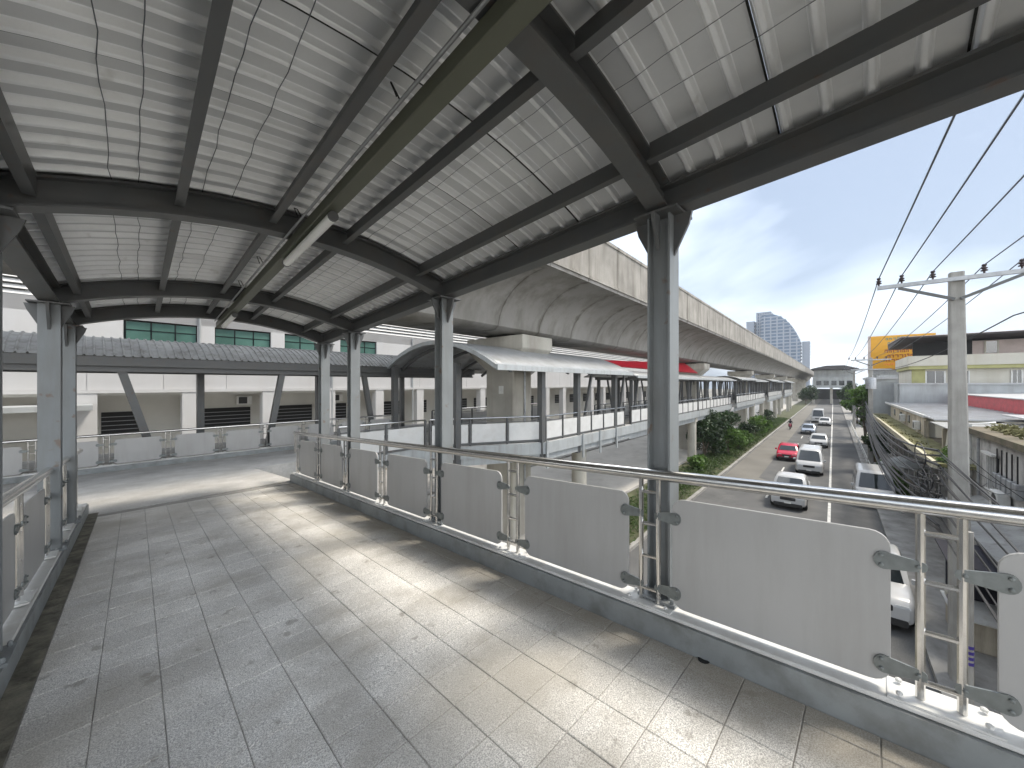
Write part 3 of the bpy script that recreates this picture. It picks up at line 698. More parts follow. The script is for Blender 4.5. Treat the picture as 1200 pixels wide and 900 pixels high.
for i, (s, b, h, r, n, m, lb) in enumerate([
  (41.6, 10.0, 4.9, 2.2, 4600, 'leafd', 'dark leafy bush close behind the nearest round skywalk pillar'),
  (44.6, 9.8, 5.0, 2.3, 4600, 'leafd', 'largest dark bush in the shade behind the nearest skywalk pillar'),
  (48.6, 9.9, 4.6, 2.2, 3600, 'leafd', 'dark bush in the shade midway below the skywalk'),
  (45.0, 8.5, 3.0, 1.5, 3400, 'leaf', 'bright green bush at the median kerb beside the dark ones'),
  (49.5, 8.3, 2.0, 1.3, 2600, 'leaf', 'bright green bush further up the median, level with the red car'),
  (53.5, 8.4, 1.9, 1.3, 2200, 'leaf', 'low bright bush on the median beyond the red car'),
  (35.5, 8.9, 1.3, 1.1, 1800, 'leaf', 'low leafy bush nearest the railing on the median'),
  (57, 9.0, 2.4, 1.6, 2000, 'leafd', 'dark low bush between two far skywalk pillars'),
  (64, 8.6, 2.6, 1.5, 2000, 'leaf', 'green bush in front of the second skywalk pillar'),
  (72, 8.8, 2.6, 1.5, 1800, 'leaf', 'green bush behind the second skywalk pillar'),
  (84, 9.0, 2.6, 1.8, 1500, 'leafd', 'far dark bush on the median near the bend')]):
    tree('bush', lb, 'bush', s, b, h, r, .5, n, m, .15)
# grass on the median: tufts of blades
V, F = leaves([(13 + i * 2.0, 8.8, .12, 1.6, 1.65, .26, 900) for i in range(44)], .16, .2)
gth = Th('grass', 'strip of green grass along the road median', 'grass', (33, 8.7, .1), 'road', kind='stuff'); leaf_obj('blades', V, F, 'grass', gth, 'stuff')
tree('tree', 'loose leafy tree behind the far crossarm pole beside the shops', 'tree', 64, -3.0, 8.0, 1.9, .8, 5200, 'leaf', .2)
tree('tree', 'small green street tree on the pavement near the parked white van', 'tree', 45, -2.9, 3.6, 1.1, 1.3, 2200, 'leafd', .14)
tree('tree', 'distant green tree in front of the station on the right pavement', 'tree', 96, -3.4, 7.5, 2.6, 2.0, 3000, 'leaf', .25)
tree('tree', 'broad dark tree under the station end of the median', 'tree', 172, 7.6, 7, 3.2, 1.5, 2400, 'leafd', .3)
tree('tree', 'dark rounded tree on the right of the station front', 'tree', 170, -4.2, 8, 3.6, 1.5, 2600, 'leafd', .32)
tree('tree', 'most distant dark tree by the station at the road end', 'tree', 130, -3.6, 8, 3.2, 2.0, 2600, 'leafd', .3)

# ------------------------------------------------------------------ white commercial building on the left
bd = Th('commercial_building', 'long white commercial building with green strip windows and louvred upper wall', 'building', (10, 30, 0), 'road')
B0, B1 = -30, 90
bd.part('wall', MB().box(B0, B1, 30.03, 30.6, 7.2, 9.75), 'wwall')
for i in range(40):
    x0 = B0 + 3.0 * i; bd.part('cladding_panel', MB().box(x0 + .012, x0 + 2.988, 30.0, 30.028, 7.33, 9.74), 'wwall')
for x0 in (3.1, 11.2, 18.6): bd.part('rainwater_pipe', MB().tube([(x0 + 1.55, 29.9, 3.0), (x0 + 1.55, 29.9, 12.0)], .06, 8), 'greywall', smooth=True)
for x0 in (-6.5, 6.9, 13.4):
    a_ = bd.part('air_conditioner', MB().box(x0, x0 + .9, 31.5, 31.93, 6.2, 6.8), 'white', bevel=.02); bd.part('fan_grille', MB().box(x0 + .1, x0 + .6, 31.48, 31.498, 6.27, 6.73), 'trimb', parent=a_); bd.part('wall', MB().box(B0, B1, 30.0, 30.6, 11.3, 12.05), 'wwall')
bd.part('wall', MB().box(B0, B1, 32.0, 32.4, -.1, 7.2), 'beige'); bd.part('soffit', MB().box(B0, B1, 30.02, 32.0, 7.0, 7.196), 'beige')
bd.part('wall', MB().box(B0, 1.35, 30.0, 30.6, 9.752, 11.298), 'wwall'); bd.part('wall', MB().box(17.4, B1, 30.0, 30.6, 9.752, 11.298), 'wwall')
bd.part('floor_slab', MB().box(B0, B1, 31.0, 50, -.1, .1), 'pave'); bd.part('back_wall', MB().box(B0, B1, 32.5, 52, 0, 19), 'wwall')
bd.part('ledge', MB().box(B0, B1, 29.86, 29.998, 7.15, 7.32), 'wwall')
bays = [1.4 + 4.0 * i for i in range(4)]
for i, s in enumerate(bays):
    w = 3.15
    bd.part('wall', MB().box(s + w, s + 4.0 - .004, 29.96, 30.6, 9.752, 11.298), 'wwall')
    fr = MB(); fr.box(s, s + w, 30.12, 30.2, 9.752, 9.83); fr.box(s, s + w, 30.12, 30.2, 11.22, 11.298)
    for q in (0, .34, .68, 1): fr.box(s + (w - .06) * q, s + (w - .06) * q + .06, 30.121, 30.199, 9.83, 11.22)
    fr.box(s + .06, s + w - .06, 30.13, 30.19, 10.72, 10.77)
    wn = bd.part('window', fr, 'darkglass')
    for q in range(3):
        x0 = s + .06 + (w - .06) * (.0, .34, .68)[q]; x1 = s + (w - .06) * (.34, .68, 1)[q]
        bd.part('pane', MB().box(x0, x1, 30.15, 30.17, 9.83, 11.22), 'teal', parent=wn)
for s in [B0 + 4.2 * i + .6 for i in range(28)]:
    bd.part('column', MB().box(s - .38, s + .38, 29.9, 30.62, 0, 7.148), 'wwall')
    if s > -4: 
        o_ = bd.part('opening', MB().box(s + .55, s + 3.6 if int(s) % 3 else s + 2.2, 31.94, 31.998, 4.75, 6.0), 'darkroom')
        mb = MB()
        for z in (4.95, 5.2, 5.45, 5.7): mb.box(s + .55, s + 3.6 if int(s) % 3 else s + 2.2, 31.90, 31.935, z, z + .035)
        bd.part('louvre_blade', mb, 'shutter', parent=o_)
for i in range(26):
    z = 12.06 + i * .27
    bd.part('louvre_slat', MB().prism([(29.98, z), (30.16, z + .2), (30.18, z + .2), (30.0, z - .01)], B0, B1, axis='x'), 'louvre')
bd.part('louvre_back', MB().box(B0, B1, 30.35, 30.45, 12.052, 19.2), 'greywall')
for i in range(30): bd.part('louvre_post', MB().box(B0 + 4 * i, B0 + 4 * i + .12, 30.18, 30.345, 12.055, 19.1), 'louvre')
bd.part('roof', MB().box(B0 - .3, B1 + .3, 29.8, 52.3, 19.21, 19.6), 'wwall')
bd.part('lower_canopy', MB().box(B0, 0.2, 27.6, 29.85, 6.35, 6.6), 'greywall')

# ------------------------------------------------------------------ right-hand shops
sh1 = Th('shophouse', 'stained white shophouse with dark brown roof terrace behind the near pole', 'building', (18, -4.6, 0), 'road')
sh1.part('wall', MB().box(6, 25.5, -5.0, -4.6, 0, 5.55), 'oldwhite'); sh1.part('side_wall', MB().box(25.2, 25.5, -14, -5.003, 0, 5.55), 'oldwhite')
sh1.part('terrace_roof', MB().box(6, 25.7, -14, -4.35, 5.56, 5.78), 'brown'); V, F = leaves([(9 + i * 1.3, -5.2, 5.82, .8, .5, .22, 160) for i in range(13)], .12, .3); leaf_obj('terrace_planting', V, F, 'moss', sh1, 'stuff')
for s in (8, 13, 18, 23): 
    d = sh1.part('shutter', MB().box(s - 1.6, s + 1.6, -4.596, -4.55, .15, 2.75), 'shutter')
    mb = MB()
    for k in range(12): mb.box(s - 1.58, s + 1.58, -4.545, -4.53, .22 + k * .2, .30 + k * .2)
    sh1.part('shutter_rib', mb, 'shutter', parent=d)
sh1.part('awning', MB().prism([(-4.55, 3.1), (-4.55, 3.0), (-3.4, 2.7), (-3.4, 2.76)], 7, 24, axis='x'), 'roofold')
sh1.part('downpipe', MB().tube([(25.3, -4.5, .1), (25.3, -4.5, 5.9), (25.3, -5.2, 6.0)], .06, 8), 'white', smooth=True)
sh1.part('metal_roof', MB().prism([(-14, 6.0), (-14, 6.06), (-7.2, 5.93), (-7.2, 5.87)], 10, 34, axis='x'), 'metalroof')
for i in range(9):
    z_ = 6.05 + .05 * (i % 2); sh1.part('tin_sheet', MB().prism([(-7.0, z_), (-7.0, z_ + .03), (-10.5, z_ + .42), (-10.5, z_ + .39)], 11 + 1.55 * i, 12.5 + 1.55 * i, axis='x'), ('metalroof', 'rust', 'roofold')[(i * 5) % 3])
for i in range(5):
    mbx = sh1.part('meter_box', MB().box(19.6 + .5 * i, 19.95 + .5 * i, -4.598, -4.42, 3.9, 4.4), 'galv', bevel=.015)
    sh1.part('meter_conduit', MB().tube([(19.77 + .5 * i, -4.5, 4.4), (19.77 + .5 * i, -4.5, 5.3)], .02, 6), 'wire', parent=mbx)
for s_, z0_ in ((12.4, 0), (16.9, 1.0), (24.2, 0)): sh1.part('wall_pipe', MB().tube([(s_, -4.52, z0_ + .1), (s_, -4.52, 5.4)], .045, 7), 'galv', smooth=True)
for s_ in (10.5, 15.0, 22.6):
    w = sh1.part('window', MB().box(s_ - .6, s_ + .6, -4.598, -4.56, 3.6, 4.9), 'darkglass'); mb = MB()
    for q in range(7): mb.box(s_ - .6 + .19 * q, s_ - .57 + .19 * q, -4.54, -4.52, 3.6, 4.9)
    mb.box(s_ - .68, s_ + .68, -4.555, -4.50, 3.5, 3.59); mb.box(s_ - .68, s_ + .68, -4.555, -4.40, 4.95, 5.03); sh1.part('window_grille', mb, 'white', parent=w)
sh2 = Th('shophouse', 'old shophouse row with mossy concrete canopy and weathered board upper wall', 'building', (40, -4.6, 0), 'road')
mb = MB(); mb.box(24.5, 60, -4.7, -3.42, 4.02, 4.16); sh2.part('canopy_slab', mb, 'moss')
sh2.part('canopy_edge', MB().box(24.3, 60.2, -3.42, -3.28, 3.94, 4.26), 'creamedge'); sh2.part('canopy_edge', MB().box(60.0, 60.15, -4.7, -3.42, 3.94, 4.26), 'creamedge')
th_, k = 36.2, 0
while th_ < 56:
    w = .62; sh2.part('wall_board', MB().box(th_, th_ + w - .03, -4.66, -4.60 + random.uniform(-.012, .012), 4.17, 5.4 + random.uniform(-.03, .03)), 'wood'); th_ += w
sh2.part('upper_wall', MB().box(36.2, 56, -5.0, -4.68, 4.162, 5.5), 'beige')
for s in (43, 47.5, 52): sh2.part('window', MB().box(s, s + 1.0, -4.60, -4.565, 4.55, 5.15), 'darkglass')
sh2.part('roof_slope', MB().prism([(-4.5, 5.50), (-4.5, 5.58), (-9.0, 5.70), (-9.0, 5.62)], 33, 60, axis='x'), 'metalroof')
sh2.part('red_wall', MB().prism([(-9.0, 5.4), (-9.0, 6.65), (-9.2, 6.65), (-9.2, 5.4)], 30, 57, axis='x'), 'redroof'); sh2.part('back_roof', MB().prism([(-8.9, 6.66), (-8.9, 6.72), (-14, 6.82), (-14, 6.76)], 30, 57.2, axis='x'), 'metalroof')
for i in range(27): sh2.part('roof_rib', MB().prism([(-4.5, 5.582), (-4.5, 5.62), (-8.99, 5.74), (-8.99, 5.702)], 33.2 + i, 33.26 + i, axis='x'), 'metalroof')
sh2.part('roof_edge', MB().box(36, 60, -4.55, -4.45, 5.44, 5.62), 'white')
sh2.part('shed_roof', MB().prism([(-4.35, 5.36), (-4.35, 5.41), (-8.9, 5.56), (-8.9, 5.51)], 26.0, 33.0, axis='x'), 'roofold')
sh2.part('recess', MB().box(26, 36, -7.5, -7.3, 4.1, 5.4), 'darkroom'); sh2.part('recess_floor', MB().box(26, 36.2, -7.3, -4.72, 4.0, 4.158), 'brown')
for s in (26.2, 30.5, 35.9): sh2.part('post', MB().box(s - .1, s + .1, -4.66, -4.46, 4.165, 5.25), 'wood')
sh2.part('sagging_board', MB().prism([(29.2, 4.17), (30.1, 4.17), (29.6, 5.2)], -4.6, -4.5, axis='y'), 'cream')
sh2.part('ground_wall', MB().box(25.5, 60, -5.3, -5.0, 0, 4.015), 'oldwhite')
for i in range(12):
    s = 26.5 + i * 2.9
    sh2.part('pilaster', MB().box(s - .18, s + .18, -4.98, -4.6, .1, 4.01), 'oldwhite')
    d = sh2.part('shutter', MB().box(s + .5, s + 2.3, -4.98, -4.9, .15, 3.2), ('shutter', 'darkroom', 'blue', 'shutter', 'cream')[i % 5])
    if i % 5 in (0, 3):
        mb = MB()
        for k in range(14): mb.box(s + .52, s + 2.28, -4.895, -4.88, .25 + k * .2, .33 + k * .2)
        sh2.part('shutter_rib', mb, 'shutter', parent=d)
    sh2.part('transom', MB().box(s + .4, s + 2.4, -4.98, -4.86, 3.22, 3.32), 'greywall')
sh2.part('shop_sign', MB().box(44, 50, -4.75, -4.6, 3.25, 3.85), 'pink')
hs = Th('house', 'cream modern house with dark flat overhanging roof and yellow green trim', 'house', (60, -9, 0), 'road')
hs.part('wall', MB().box(58, 68, -20, -6.3, 0, 9.2), 'cream'); hs.part('upper_storey', MB().box(60, 68, -18, -8.3, 10.6, 12.1), 'pink')
hs.part('parapet', MB().box(57.4, 68.2, -20.2, -6.0, 9.55, 10.6), 'cream'); hs.part('trim_band', MB().box(57.5, 68.1, -20.1, -6.1, 9.2, 9.55), 'ygreen')
hs.part('dark_roof', MB().prism([(56.2, 12.42), (56.2, 12.55), (69, 12.75), (69, 12.1)], -18.8, -5.4, axis='y'), 'darkroof')
hs.part('eave', MB().prism([(56.15, 12.56), (56.15, 12.6), (69, 12.8), (69, 12.76)], -18.9, -5.3, axis='y'), 'pink')
hs.part('dark_recess', MB().box(59.9, 60.0, -10.8, -6.6, 10.61, 12.2), 'darkroom')
for b0, b1 in ((-12.4, -11.7), (-15.5, -14.6)):
    w = hs.part('window', MB().box(59.93, 59.99, b0, b1, 10.8, 12.0), 'darkglass'); mb = MB()
    for q in ((b0 - .12, b0, 10.68, 12.05), (b1, b1 + .12, 10.68, 12.05)): mb.box(59.9, 59.995, q[0], q[1], q[2], q[3])
    hs.part('frame', mb, 'cream', parent=w)
for b0, b1, z0, z1 in ((-8.6, -7.4, 7.3, 9.0), (-10.2, -9.0, 7.3, 9.0), (-13.4, -12.9, 7.4, 9.0)):
    w = hs.part('window', MB().box(57.94, 57.99, b0, b1, z0, z1), 'darkglass'); mb = MB(); mb.box(57.9, 57.985, b0 - .1, b0, z0, z1); mb.box(57.9, 57.985, b1, b1 + .1, z0, z1); mb.box(57.9, 57.985, (b0 + b1) / 2 - .03, (b0 + b1) / 2 + .03, z0, z1)
    hs.part('frame', mb, 'white', parent=w)
hs.part('yellow_wall', MB().box(57.9, 57.995, -7.3, -6.32, 7.4, 9.19), 'ygreen')
hs.part('balcony_rail', MB().box(56.9, 57.0, -14.4, -6.2, 7.2, 7.25), 'galv')
wg = Th('annex', 'pale grey rendered annex with metal eaves in front of the cream house', 'building', (57, -6, 0), 'road')
wg.part('wall', MB().box(60.5, 63, -5.6, -3.3, 0, 7.9), 'greywall'); wg.part('wall', MB().box(56.3, 57.2, -20, -5.3, 5.0, 7.6), 'greywall'); wg.part('coping', MB().box(56.2, 57.3, -20.1, -5.2, 7.6, 7.75), 'metalroof')
wg.part('link_wall', MB().box(57.21, 60.49, -5.6, -5.2, 0, 7.7), 'greywall')
# yellow billboard with rows of (illegible) dark script
bb = Th('billboard', 'tall yellow billboard with rows of brown lettering above the roofs', 'billboard', (75, -7, 9.5), 'road')
bb.part('face', MB().box(75.0, 75.25, -10.4, -4.1, 9.75, 14.55), 'yellow'); bb.part('side_frame', MB().box(74.95, 75.3, -4.09, -3.8, 9.2, 14.6), 'pink')
bb.part('frame', MB().box(75.26, 75.5, -10.4, -4.1, 9.0, 14.5), 'galv')
for s_ in (-9.5, -7, -4.6): bb.part('leg', MB().box(75.3, 75.5, s_ - .12, s_ + .12, 0, 9.7), 'galv')
for k, (z, hgt, b0, b1, m) in enumerate([(13.9, .32, -9.9, -5.6, 'greenink'), (13.3, .32, -9.9, -5.8, 'greenink'), (12.75, .25, -8, -5.8, 'greenink'), (12.1, .42, -9.9, -5.5, 'brownink'), (11.4, .42, -9.9, -5.8, 'brownink'), (10.85, .34, -9.0, -5.4, 'brownink'), (10.3, .26, -9.9, -5.4, 'orangeink')]):
    mb = MB(); b = b1
    while b > b0 + .3:
        w = random.uniform(.18, .42)
        mb.box(74.975, 74.996, b - w, b - w + .11, z, z + hgt); mb.box(74.975, 74.996, b - w + .112, b - .03, z + hgt - .12, z + hgt)
        if random.random() < .6: mb.box(74.975, 74.996, b - .10, b - .03, z, z + hgt - .083)
        if random.random() < .3: mb.box(74.975, 74.996, b - w, b - .05, z + hgt + .05, z + hgt + .10)
        b -= w + .06
    bb.part('lettering', mb, m)
an = Th('antenna_mast', 'thin television antenna mast rising above the pale metal roof', 'antenna', (36.5, -9, 6.2), 'road')
an.part('mast', MB().tube([(36.5, -9, 6.2), (36.5, -9, 9.6)], .03, 6), 'galv')
mb = MB()
for k in range(6): mb.tube([(36.5, -9.5 + .02 * k, 8.2 + .22 * k), (36.5, -8.5 - .02 * k, 8.2 + .22 * k)], .016, 5)
an.part('antenna', mb, 'galv')

# station / overpass and skyline
sta = Th('station', 'distant elevated station with dark roof closing the end of the road', 'station', (186, 0, 0), 'road')
sta.part('hall', MB().box(186, 260, -6, 6.2, 6.2, 10.4), 'greywall'); sta.part('upper_hall', MB().box(187, 260, -5.5, 5.8, 10.4, 13.0), 'greywall')
sta.part('roof', MB().prism([(-7, 13.05), (-7, 13.3), (-3, 14.6), (2, 14.6), (6.6, 13.5), (6.6, 13.2)], 183, 262, axis='x'), 'darkroof')
for b in (-5.5, 0.6, 6.0): sta.part('pillar', MB().box(188, 189, b - .4, b + .4, 0, 6.2), 'pier')
for i in range(5):
    w = sta.part('window', MB().box(185.9, 185.99, -5.3 + i * 2.2, -3.8 + i * 2.2, 7.2, 8.9), 'darkglass')
sta.part('painted_shade_wall', MB().box(245, 246, -30, 30, 0, 5.15), 'trimb')  # added black sheet: paints in the shade below the station
def tower(name, label, s, b, w, d, h, m, floors, curved=0):
    th = Th(name, label, 'tower', (s, b, 0), 'road')
    if curved:
        n = 10; prof = [(b - w / 2, 0)] ; 
        poly = [(b - w / 2, 0), (b + w / 2, 0)] + [(b + w / 2 - w * k / n, h * (1 - curved * (k / n) ** 3.0)) for k in range(n + 1)]
        th.part('body', MB().prism(poly, s, s + d, axis='x'), 'towerg')
    else: th.part('body', MB().box(s, s + d, b - w / 2, b + w / 2, 0, h), 'towerg')
    for k in range(floors):
        z = h * (k + .75) / floors; bb_ = b - w / 2
        if curved:
            u = ((1 - z / h) / curved) ** (1 / 3.0) if z < h else 0
            # right side (smaller b) of the curved profile
            bb_ = max(b - w / 2, b + w / 2 - w * min(1, u) ) if z > h * (1 - curved) else b - w / 2
        if b + w / 2 - bb_ < 1: continue
        th.part('floor_band', MB().box(s - .7, s - .003, bb_ + .05, b + w / 2 + .35, z, z + h / floors * .32), m)
        th.part('floor_band', MB().box(s, s + d, bb_ - .35, bb_ - .01, z, z + h / floors * .32), m)
    for k in range(6):
        bb2 = b + w / 2 - w * (k + .5) / 6
        zt = h if not curved else h * (1 - curved * ((k + .5) / 6) ** 3.0) - 2
        th.part('fin', MB().box(s - 1.1, s - .703, bb2 - .5, bb2 + .5, 0, zt), m)
    return th
tower('tower_block', 'distant bluish glass tower with rounded sloping top', 392, 34.5, 27, 16, 69, 'tower', 24, .38)
tower('tower_block', 'slim pale tower with ladder like balconies beside the rounded glass tower', 394, 17.4, 4.6, 14, 43, 'tower', 18)
tower('tower_block', 'tallest grey tower at the left behind the rounded glass tower', 412, 49, 11, 16, 74, 'tower', 26)
tower('tower_block', 'low far grey block at the left edge of the tower group', 410, 59, 6, 16, 66, 'tower', 22)
for i, (s, b, w, d, h, l_) in enumerate([(190, -22, 14, 20, 14, 'distant pale block right of the station'), (120, -16, 16, 18, 10, 'mid distance plain grey block behind the far tree'), (92, -11, 12, 16, 8.5, 'plain low shop block beyond the yellow billboard')]):
    th = Th('building', l_, 'building', (s, b, 0), 'road'); th.part('wall', MB().box(s, s + d, b - w / 2, b + w / 2, 0, h), 'greywall'); th.part('roof', MB().box(s - .3, s + d + .3, b - w / 2 - .3, b + w / 2 + .3, h, h + .4), 'metalroof')
    for k in range(int(h // 3)):
        for q in range(4): th.part('window', MB().box(s - .08, s - .01, b - w / 2 + .8 + q * w / 4.2, b - w / 2 + 2.4 + q * w / 4.2, k * 3 + 1.2, k * 3 + 2.5), 'darkglass')

# ------------------------------------------------------------------ vehicles (local x forward)
def section(x, hw, z0, z1, r=.12, n=3):
    pts = []
    for cy, cz, a0 in ((hw - r, z1 - r, 0), (-hw + r, z1 - r, 90), (-hw + r, z0 + r, 180), (hw - r, z0 + r, 270)):
        for k in range(n + 1):
            a = R(a0 + 90 * k / n); pts.append((x, cy + r * math.cos(a), cz + r * math.sin(a)))
    pts.append(pts[0]); return pts
def car(name, label, cat, s, b, flip, paint, Ln, Wd, H, belt, hood, cab, bed=None, group=None, roofcap=None):
    th = Th(name, label, cat, (s, b, 0.01), 'road', group, rot=math.pi if flip else 1e-9)
    th.o.location = RW(s, b, .012)
    hl = Ln / 2; hw = Wd / 2; zb = .24
    rows = []
    stn = [(-hl, .86, zb + .16, belt * .84, .10), (-hl + .1, .95, zb + .05, belt * .95, .12), (-hl + .5, 1, zb, belt, .14), (cab[0], 1, zb, belt, .14), (cab[3] - .1, 1, zb, belt, .14), (cab[3] + .1, 1, zb, (belt + hood) / 2 + .03, .14), ((cab[3] + hl) / 2, .985, zb, hood, .14), (hl - .22, .95, zb + .02, hood - .07, .14), (hl - .06, .90, zb + .06, hood - .17, .12), (hl, .80, zb + .16, hood - .28, .08)]
    for x, w, z0, z1, r in stn: rows.append(section(x, hw * w, z0, z1, r))
    mb = MB().grid(rows); n = len(rows[0]) - 1
    mb.add(rows[0][:-1], [tuple(range(n))]); mb.add(rows[-1][:-1], [tuple(range(n))])
    body = th.part('body', mb, paint, smooth=True)
    # cabin: trapezoid loft
    xr, xrt, xft, xf = cab; tw = hw * .80; bw = hw * .97
    lv = [(belt - .06, xr - .03, xf + .05, bw), (belt + (H - belt) * .55, xr + (xrt - xr) * .5, xf + (xft - xf) * .55, (bw + tw) / 2 + .02), (H - .09, xrt - .02, xft + .03, tw + .02), (H - .02, xrt + .08, xft - .08, tw - .06), (H, xrt + .3, xft - .3, tw - .25)]
    rows = []
    for z, x0, x1, w in lv:
        rows.append([(x0, -w * .93, z), (x0 + .08, -w, z), (x1 - .12, -w, z), (x1, -w * .88, z), (x1 + .03, 0, z), (x1, w * .88, z), (x1 - .12, w, z), (x0 + .08, w, z), (x0, w * .93, z), (x0 - .03, 0, z), (x0, -w * .93, z)])
    mb = MB().grid(rows); m_ = len(rows[-1]) - 1; mb.add(rows[-1][:-1], [tuple(range(m_))])
    th.part('cabin', mb, paint, smooth=True)
    e = .012; z0, z1 = belt + .03, H - .12
    def fx(z): u = (z - belt) / (H - belt); return xf + (xft - xf) * u
    def rx(z): u = (z - belt) / (H - belt); return xr + (xrt - xr) * u
    def wy(z): u = (z - belt) / (H - belt); return bw + (tw - bw) * u
    th.part('windscreen', MB().add([(fx(z0) + .075, -wy(z0) * .84, z0), (fx(z0) + .09, 0, z0), (fx(z0) + .075, wy(z0) * .84, z0), (fx(z1) + .06, wy(z1) * .82, z1), (fx(z1) + .085, 0, z1), (fx(z1) + .06, -wy(z1) * .82, z1)], [(0, 1, 4, 5), (1, 2, 3, 4)]), 'darkglass')
    th.part('rear_window', MB().add([(rx(z0) - .05, -wy(z0) * .8, z0), (rx(z0) - .05, wy(z0) * .8, z0), (rx(z1) - .05, wy(z1) * .8, z1), (rx(z1) - .05, -wy(z1) * .8, z1)], [(0, 1, 2, 3)]), 'darkglass')
    nb = 2 if xf - xr < 2.6 else 3
    for sg in (-1, 1):
        for k in range(nb):
            ub0 = (k + .05) / nb; ub1 = (k + .95) / nb
            a0 = rx(z0) + .16 + (fx(z0) - rx(z0) - .34) * ub0; a1 = rx(z0) + .16 + (fx(z0) - rx(z0) - .34) * ub1
            c0 = rx(z1) + .14 + (fx(z1) - rx(z1) - .30) * ub0; c1 = rx(z1) + .14 + (fx(z1) - rx(z1) - .30) * ub1
            th.part('side_window', MB().add([(a0, sg * (wy(z0) + .02), z0), (a1, sg * (wy(z0) + .02), z0), (c1, sg * (wy(z1) + .03), z1), (c0, sg * (wy(z1) + .03), z1)], [(0, 1, 2, 3)]), 'darkglass')
        hl_ = MB().prism(rounded(hw * .46, hw * .84, hood - .36, hood - .20, .05), hl - .16, hl + .004 - .03, axis='x')
        if sg < 0: hl_.v = [(x, -y, z) for x, y, z in hl_.v]
        th.part('headlight', hl_, 'lampg')
        tl = MB().box(-hl - .008, -hl + .1, sg * hw * .62 - .12, sg * hw * .62 + .12, belt * .68, belt * .84); th.part('tail_lamp', tl, 'red')
        th.part('mirror', MB().prism(rounded(sg * (hw + .10) - .09, sg * (hw + .10) + .09, belt, belt + .15, .04), xf - .28, xf - .18, axis='x'), paint)
        for x in (hl - .82, -hl + .82):
            ty = MB()
            q = MB().lathe([(.18, -.11), (.30, -.11), (.325, -.07), (.325, .07), (.30, .11), (.18, .11)], n=16)
            ty.add([(x + p[0], sg * (hw - .10) + p[2], .325 + p[1]) for p in q.v], q.f); tt = th.part('wheel', ty, 'tyre', smooth=True)
            q = MB().lathe([(.02, -.112), (.18, -.112), (.19, .112), (.02, .1135)], n=12); rm = MB(); rm.add([(x + p[0], sg * (hw - .10) + p[2], .325 + p[1]) for p in q.v], q.f); th.part('rim', rm, 'rim', parent=tt)
    th.part('grille', MB().prism(rounded(-hw * .42, hw * .42, hood - .42, hood - .24, .04), hl - .10, hl + .012, axis='x'), 'trimb')
    th.part('bumper', MB().prism(rounded(-hw * .78, hw * .78, zb - .02, zb + .18, .05), hl - .15, hl + .035, axis='x'), 'trimb')
    th.part('number_plate', MB().box(hl + .036, hl + .045, -.17, .17, zb + .16, zb + .27), 'plate')
    if bed:
        th.part('load_bed', MB().box(-hl + .12, cab[0] - .1, -hw * .86, hw * .86, belt - .25, belt + .005), 'trimb')
    return th
sed = lambda *a, **k: car(*a, Ln=4.4, Wd=1.75, H=1.47, belt=.92, hood=.90, cab=(-1.7, -.95, .45, 1.15), **k)
sed('car', 'bright red saloon car driving towards the footbridge in the middle lane', 'car', 47.6, 3.5, True, 'carr')
sed('car', 'silver blue saloon car in the outer lane behind the white van', 'car', 73.5, 2.9, True, 'cars')
sed('car', 'white saloon car close to the edge line behind the white van', 'car', 59.5, 1.35, True, 'carw')
car('pickup_truck', 'white pickup partly hidden behind the handrail, nearest on the road', 'pickup', 30.4, 2.1, True, 'carw', 5.0, 1.82, 1.75, 1.02, 1.0, (-.9, -.6, .62, 1.3), bed=True)
car('van', 'white high roof van following the near pickup', 'van', 42.0, 1.55, True, 'carw', 4.9, 1.82, 2.02, 1.12, 1.08, (-2.35, -2.2, 1.0, 1.85))
car('minibus', 'distant white minibus beyond the silver car', 'minibus', 97, 2.3, True, 'carw', 6.2, 2.0, 2.6, 1.25, 1.2, (-3.0, -2.9, 2.3, 2.8))
sed('car', 'distant white car just behind the white saloon by the minibus', 'car', 90, 1.2, True, 'carw')
car('pickup_truck', 'white pickup parked below the railing gap at the kerb', 'pickup', 18.9, -1.0, True, 'carw', 5.1, 1.85, 1.78, 1.05, 1.04, (-.9, -.6, .62, 1.3), bed=True)
car('van', 'white van parked at the kerb below the far handrail', 'van', 34, -1.95, True, 'carw', 4.9, 1.85, 2.05, 1.12, 1.08, (-2.35, -2.2, 1.0, 1.85))
# motorbike and rider
mk = Th('motorbike', 'small dark motorbike with a rider in the lane left of the cars', 'motorbike', (78, 5.5, .01), 'road', rot=math.pi); mk.o.location = RW(78, 5.5, .012)
for x in (-.62, .62):
    q = MB().lathe([(.18, -.05), (.28, -.05), (.30, 0), (.28, .05), (.18, .05)], n=16); w = MB(); w.add([(x + p[0], p[2], .30 + p[1]) for p in q.v], q.f)
    ww = mk.part('wheel', w, 'tyre', smooth=True); q = MB().lathe([(.02, -.03), (.18, -.03), (.18, .03), (.02, .03)], n=12); w = MB(); w.add([(x + p[0], p[2], .30 + p[1]) for p in q.v], q.f); mk.part('rim', w, 'rim', parent=ww)
mk.part('frame', MB().grid([section(-.75, .05, .62, .74, .03), section(-.4, .14, .42, .76, .06), section(0, .12, .32, .62, .06), section(.3, .12, .35, .66, .06), section(.48, .16, .5, 1.0, .06), section(.56, .05, .8, .98, .03)]), 'carr', smooth=True)
mk.part('seat', MB().grid([section(-.72, .08, .74, .82, .03), section(-.3, .14, .76, .86, .04), section(.1, .10, .72, .80, .03)]), 'trimb', smooth=True)
